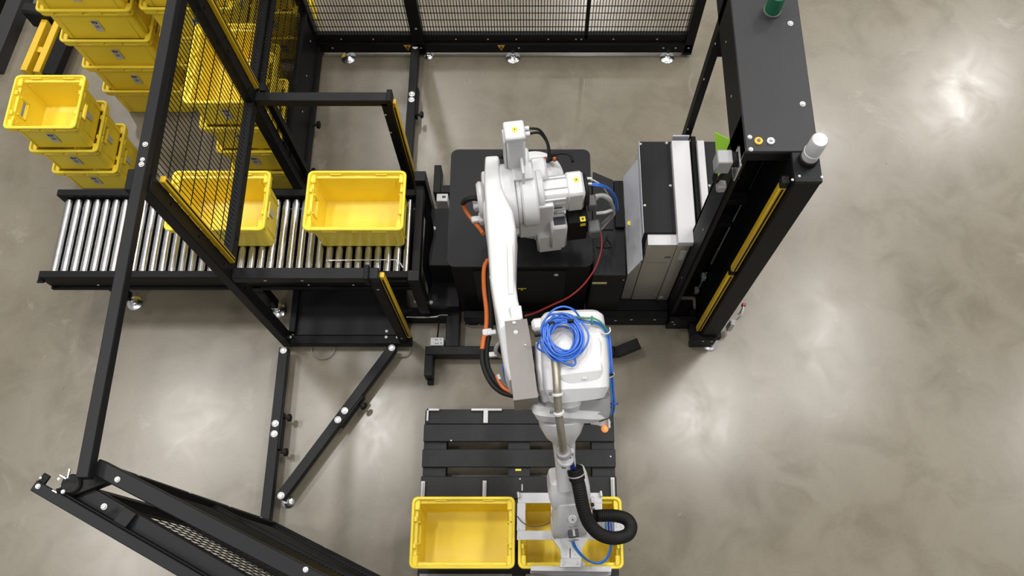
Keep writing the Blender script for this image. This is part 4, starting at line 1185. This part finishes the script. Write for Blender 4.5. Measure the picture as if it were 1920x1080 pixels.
for k in range(3):
    tube_part('drag_hose', [P(1063 + 3 * k, 858, 1.50), P(1068 + 3 * k, 868, 1.42), P(1073 + 2 * k, 880, 1.34), P(1077 + k, 890, 1.29)], .0062, 'dblue', rbt)
# black corrugated hose sleeve
hp_ = [P(1079, 884, 1.32), P(1086, 915, 1.27), P(1093, 950, 1.20), P(1104, 980, 1.12), P(1124, 1001, 1.05), P(1150, 1009, .98), P(1176, 1003, .93), P(1183, 987, .90), P(1174, 973, .87), P(1152, 967, .84), P(1124, 967, .82), P(1112, 968, .82)]
tube_part('corrugated_hose', hp_, .0335, 'rubber', rbt, n=18, seg=16, ribs=.035)
a0, a1 = hp_[0], hp_[1]
tt = (a1 - a0).normalized()
MB().cyl(a0 - tt * .02, a0 + tt * .045, .040, n=24, bev=.004).build('hose_sleeve_end', 'rubber', rbt)
MB().cyl(a0 + tt * .012, a0 + tt * .018, .0415, n=24).build('hose_tie', 'bolt', rbt)

# blue air hoses down the right side of the elbow
for k, (m_, dx, dy) in enumerate((('blue', 0, 0), ('dblue', 4, 1), ('blue', 8, 2), ('lblue', -3, 3))):
    tube_part('air_hose', [P(1080 + dx, 598 + dy, 1.92), P(1100 + dx, 601 + dy, 1.92), P(1118 + dx / 2, 604 + dy, 1.91), P(1131 + dx / 2, 614, 1.89), P(1139 + dx / 2, 632, 1.86), P(1142 + dx / 2, 665, 1.83), P(1144 + dx / 2, 700, 1.80),
                           P(1147 + dx / 3, 730, 1.74), P(1149 + dx / 3, 757, 1.68), P(1146 + dx / 3, 774 + dy / 2, 1.62), P(1134, 778 + dy, 1.58), P(1124, 774 + dy, 1.58)], .0052, m_, rbt)
tube_part('air_hose', [P(1076, 593, 1.95), P(1095, 596, 1.95), P(1113, 597, 1.94), P(1126, 604, 1.93), P(1138, 619, 1.90), P(1141, 628, 1.88)], .0045, 'green', rbt)
tube_part('air_hose', [P(1072, 594, 1.93), P(1094, 597, 1.93), P(1114, 606, 1.91), P(1128, 618, 1.88)], .006, 'paper', rbt)
for px, py, z, m_ in ((1110, 601, 1.935, 'green'), (1142, 702, 1.805, 'rubber'), (1151, 757, 1.69, 'dblue')):
    c = P(px, py, z); d = V((1, 0, 0)) if px == 1110 else V((0, -1, -.3))
    s, u, t = frame(d)
    MB().tube([c + s * .018 * math.cos(q * math.pi / 4) + u * .013 * math.sin(q * math.pi / 4) for q in range(8)], .0045, closed=True, n=6, seg=3).build('cable_tie', m_, rbt)
tube_part('wire_loop', [P(1128, 624, 1.90), P(1138, 626, 1.90), P(1144, 621, 1.90), P(1143, 614, 1.90)], .0035, 'paper', rbt)
tube_part('wire_loop', [P(1134, 704, 1.80), P(1142, 708, 1.80), P(1150, 704, 1.80), P(1150, 699, 1.80)], .0035, 'paper', rbt)
# bracket with orange lamp
br = MB()
br.slab([P(1084, 783, 1.55), P(1112, 782, 1.55), P(1124, 792, 1.54), P(1140, 786, 1.54), P(1145, 790, 1.54), P(1145, 802, 1.53), P(1133, 801, 1.53), P(1122, 797, 1.53), P(1108, 795, 1.53), P(1103, 788, 1.53), P(1084, 788, 1.53)][::-1], .008)
br.bar(P(1141, 786, 1.55), P(1142, 803, 1.55), .008, .02)
br.build('lamp_bracket', 'white2', rbt)
MB().lathe(P(1134, 804, 1.535), (-.1, -.2, 1), [(-.02, .014), (-.012, .017), (.0, .018), (.012, .015), (.018, .008), (.020, 0)], n=20).build('orange_lamp', 'lampo', rbt)
MB().cbox(P(1138, 768, 1.62), (EX, EF, EZ), (.022, .016, .012), .004).build('hose_block', 'rubber', rbt)
# orange and black power cables down the left side
tube_part('power_cable', [P(896, 372, 1.36), P(884, 372, 1.36), P(873, 376, 1.34), P(868, 381, 1.30)], .015, 'rubber', rbt, n=12)
tube_part('power_cable', [P(868, 379, 1.31), P(872, 392, 1.27), P(880, 405, 1.25), P(890, 417, 1.25), P(899, 428, 1.27), P(906, 438, 1.30)], .0115, 'orange', rbt, n=12)
tube_part('power_cable', [P(914, 488, 1.42), P(909, 498, 1.44), P(907, 515, 1.46), P(908, 545, 1.50), P(912, 580, 1.54), P(912, 610, 1.57), P(907, 635, 1.60), P(904, 656, 1.62)], .0115, 'orange', rbt, n=12)
tube_part('power_cable', [P(904, 656, 1.62), P(905, 680, 1.63), P(912, 702, 1.64), P(924, 722, 1.65), P(940, 735, 1.66), P(958, 741, 1.67), P(968, 742, 1.66)], .0120, 'rubber', rbt, n=12)
tube_part('power_cable', [P(920, 492, 1.42), P(916, 520, 1.45), P(918, 555, 1.50), P(920, 590, 1.54), P(919, 620, 1.57), P(913, 650, 1.60), P(913, 678, 1.62), P(920, 700, 1.64), P(934, 720, 1.66), P(952, 733, 1.67), P(966, 738, 1.67)], .0125, 'rubber', rbt, n=12)
tube_part('power_cable', [P(931, 704, 1.67), P(936, 716, 1.67), P(944, 727, 1.68), P(956, 734, 1.68), P(962, 738, 1.67)], .009, 'orange', rbt, n=10)
tube_part('connector_sleeve', [P(934, 703, 1.675), P(938, 712, 1.68)], .009, 'paper', rbt)
for px, py, z in ((892, 412, 1.27), (914, 624, 1.59)):
    MB().cbox(P(px, py, z), (EX, EF, EZ), (.024, .018, .016), .005).build('cable_clamp', 'white2', rbt)
MB().cbox(P(893, 384, 1.30), (EX, EF, EZ), (.018, .03, .03), .010).build('side_plug', 'white2', rbt)
MB().cbox(P(903, 410, 1.30), (EX, EF, EZ), (.014, .03, .03), .010).build('side_plug', 'white2', rbt)
tube_part('red_cable', [P(1124, 420, .95), P(1127, 440, .92), P(1128, 462, .90), P(1122, 488, .90), P(1110, 513, .92), P(1090, 538, .95), P(1065, 558, .98), P(1035, 572, 1.05), P(1005, 586, 1.2), P(985, 592, 1.45)], .0055, 'red', rbt)

# gripper
gp_ = MB()
G = .54
def quad(name, pts, z, th, m_='white2', parent=None):
    return MB().loft([[P(x, y, z) for x, y in pts], [P(x, y, z) - V((0, 0, th)) for x, y in pts]]).build(name, m_, parent or rbt)
grip = quad('gripper_frame', [(971, 924), (1129, 924), (1129, 943), (971, 943)], G, .012)
quad('frame_bar', [(970, 995), (1129, 995), (1129, 1012), (969, 1012)], G, .012, parent=grip)
quad('frame_bar', [(970, 943.3), (985, 943.3), (985, 994.7), (969, 994.7)], G, .012, parent=grip)
quad('frame_bar', [(1106, 943.3), (1129, 943.3), (1129, 994.7), (1106, 994.7)], G, .012, parent=grip)
quad('frame_bar', [(1033, 943.3), (1045, 943.3), (1045, 994.7), (1033, 994.7)], G, .012, parent=grip)
for px, py in ((972, 928), (1127, 926)):
    MB().cbox(P(px, py, G + .015), (EX, EF, EZ), (.006, .016, .016), .002).build('frame_tab', 'white2', grip)
bolts(grip, [(P(px, py, G), .004) for px, py in ((973, 937), (973, 992), (973, 1007), (1122, 930), (1124, 1005))])
gm = MB().cyl(P(1067, 985, .80), P(1067, 975, .54), .065, n=24, bev=.004).build('tool_flange', 'white2', grip)
quad('mounting_plate', [(1034, 1008), (1104, 1008), (1092, 1028), (1090, 1050), (1053, 1050), (1050, 1030)][::-1], .66, .05, 'white', parent=grip)
quad('clamp_block', [(1051, 1048), (1090, 1048), (1089, 1063), (1050, 1063)], .68, .06, 'white2', parent=grip)
bolts(grip, [(P(px, py, z), r_) for px, py, z, r_ in ((1057, 1057, .68, .011), (1083, 1056, .68, .011), (1062, 1039, .66, .007), (1079, 1039, .66, .006), (1055, 1050, .68, .004))])
quad('plate_slot', [(1068, 1028), (1070, 1028), (1070, 1046), (1068, 1046)], .6615, .001, 'ink', parent=grip)
quad('front_rail', [(995, 1061), (1147, 1062), (1146, 1072), (995, 1070)], .58, .07, 'white2', parent=grip)
quad('rail_lip', [(994, 1070.5), (1146, 1072.5), (1145, 1079), (1037, 1079), (1020, 1076), (994, 1075)], .50, .012, 'pale', parent=grip)
quad('rail_catch', [(1090, 1052), (1096, 1052), (1096, 1062), (1090, 1062)], .64, .04, 'paper', parent=grip)
hc_ = MB()
rb_ = quad('right_jaw', [(1152, 976), (1168, 974), (1176, 978), (1177, 1000), (1170, 1005), (1152, 1004)], .60, .03, 'white2', parent=grip)
quad('jaw_link', [(1118, 975), (1152, 975), (1152, 1003), (1118, 1003)], .585, .03, 'pale', parent=grip)
bolts(rb_, [(P(px, py, .60), .006) for px, py in ((1157, 987), (1166, 988), (1158, 997), (1166, 999))])
for k, m_ in enumerate(('lblue', 'dblue', 'blue')):
    tube_part('jaw_hose', [P(1137 + 5 * k, 972, .66), P(1136 + 5 * k, 982, .68), P(1137 + 5 * k, 994, .70), P(1139 + 4 * k, 1008, .70)], .0058, m_, grip)
tube_part('loop_hose', [P(1071, 1013, .84), P(1078, 1028, .80), P(1092, 1044, .76), P(1110, 1054, .72), P(1126, 1054, .70), P(1138, 1044, .68), P(1144, 1028, .66), P(1146, 1008, .64)], .0058, 'lblue', grip)
tube_part('loop_hose', [P(1074, 1013, .84), P(1082, 1029, .81), P(1096, 1045, .77), P(1112, 1056, .73), P(1128, 1056, .71), P(1140, 1046, .69), P(1146, 1030, .67), P(1148, 1010, .65)], .0045, 'blue', grip)
tube_part('sensor_wire', [P(970, 968, .55), P(978, 978, .58), P(992, 986, .60), P(1008, 987, .60), P(1022, 984, .62), P(1034, 978, .66)], .003, 'dgrey', grip)
tube_part('sensor_rod', [P(979, 920, .56), P(979, 908, .56)], .004, 'white2', grip, seg=2)
MB().cbox(P(1111, 944, .84), (EX, EF, EZ), (.01, .03, .05), .003).build('hose_guide', 'white2', rbt)
MB().cyl(P(1111, 947, .89), P(1111, 946, .91), .010, n=12).build('guide_knob', 'rubber', rbt)

# coil of blue hose lying on the elbow
cc = P(1056, 636, 1.925)
coil = thing('hose_coil', 'bundled coil of blue air hose lying on the white elbow housing', 'hose', (cc.x, cc.y, 1.915))
rnd = random.Random(3)
for k in range(17):
    r_ = .060 + .042 * ((k * 7) % 17) / 16; ox, oy = rnd.uniform(-.008, .008), rnd.uniform(-.008, .008); ph = rnd.random() * 6
    pts = []
    for q in range(12):
        t = q / 12 * 2 * math.pi
        rr = r_ * (1 + .08 * math.sin(2 * t + ph) + .05 * math.sin(3 * t + ph * 2))
        pts.append(V((cc.x + ox + rr * math.cos(t) * .92, cc.y + oy + rr * math.sin(t) * 1.05, 1.925 + .0026 * k + .006 * math.sin(2 * t + ph))))
    MB().tube(pts, .0045, closed=True, n=8, seg=5).build('hose_turn', 'blue', coil)
tube_part('hose_end', [P(1013, 625, 1.96), P(1020, 604, 1.98), P(1034, 584, 2.0), P(1054, 575, 2.01), P(1074, 580, 2.0), P(1086, 593, 1.97)], .0045, 'blue', coil)
tube_part('hose_end', [P(1016, 640, 1.97), P(1030, 662, 1.98), P(1052, 677, 1.96), P(1072, 686, 1.94), P(1079, 681, 1.94), P(1076, 670, 1.95), P(1066, 662, 1.96)], .0045, 'blue', coil)
tube_part('hose_end', [P(1010, 640, 1.92), P(1008, 652, 1.90), P(1020, 660, 1.92), P(1036, 664, 1.95), P(1060, 662, 1.96)], .0045, 'blue', coil)
tube_part('hose_end', [P(1078, 600, 1.96), P(1060, 604, 1.965), P(1042, 612, 1.965), P(1034, 626, 1.96)], .0045, 'blue', coil)
for px, py in ((1034, 606), (1070, 602), (1008, 628)):
    MB().cbox(P(px, py, 1.965), (EX, EF, EZ), (.014, .006, .012), .003).build('cable_tie', 'rubber', coil)

# loose cables on the floor
for lab, pts in (('thin grey cable loop under the tunnel frame', [(583, 650), (585, 660), (595, 670), (608, 672), (620, 667), (627, 655), (626, 648)]),
                 ('thin grey cable beside the tunnel frame post', [(748, 668), (760, 668), (768, 660), (768, 640), (763, 615), (762, 585)]),
                 ('thin grey cable end under the pedestal base beam', [(868, 603), (880, 611), (895, 611), (903, 603), (893, 595), (884, 606)])):
    o = thing('floor_cable', lab, 'cable', (*P(*pts[0], 0).xy, 0), 'thin grey cables on the floor')
    tube_part('cable', [P(x, y, .02) for x, y in pts], .004, 'greyc', o, n=6)

# pallet truck at the far left
pt = thing('pallet_truck', 'yellow and black pallet truck forks behind the crate stacks', 'truck', (*P(80, 90, 0).xy, 0))
a, b = P(102, 45, .12), P(62, 140, .12)
d = (b - a).normalized(); s = V((d.y, -d.x, 0))
MB().bar(a + s * .05, b + s * .05, .05, .10).bar(a - s * .05, b - s * .05, .05, .10).bar(a.lerp(b, .55) - s * .05, a.lerp(b, .55) + s * .05, .05, .05).build('fork', 'ymark', pt)
MB().bar(a - s * .14, b - s * .14, .10, .08).build('dark_fork', 'black', pt)
MB().cbox(P(78, 30, .14), (s, d, V((0, 0, 1))), (.11, .05, .10), .02).build('drive_head', 'rubber', pt)
for q in (.2, .8):
    c = a.lerp(b, q); c.z = .04
    MB().cyl(c - s * .02, c + s * .02, .04, n=16).build('wheel', 'rubber', pt)
rk = thing('dark_bar', 'long dark bar on the floor in the far left corner', 'beam', (*P(20, 60, 0).xy, 0))  # two long dark bars that make the dark line across the floor
MB().bar(P(50, -30, .06), P(-15, 130, .06), .12, .12).build('beam', 'tower_top', rk)
MB().bar(P(14, -30, .05), P(-20, 60, .05), .05, .1).build('side_rail', 'black', rk)
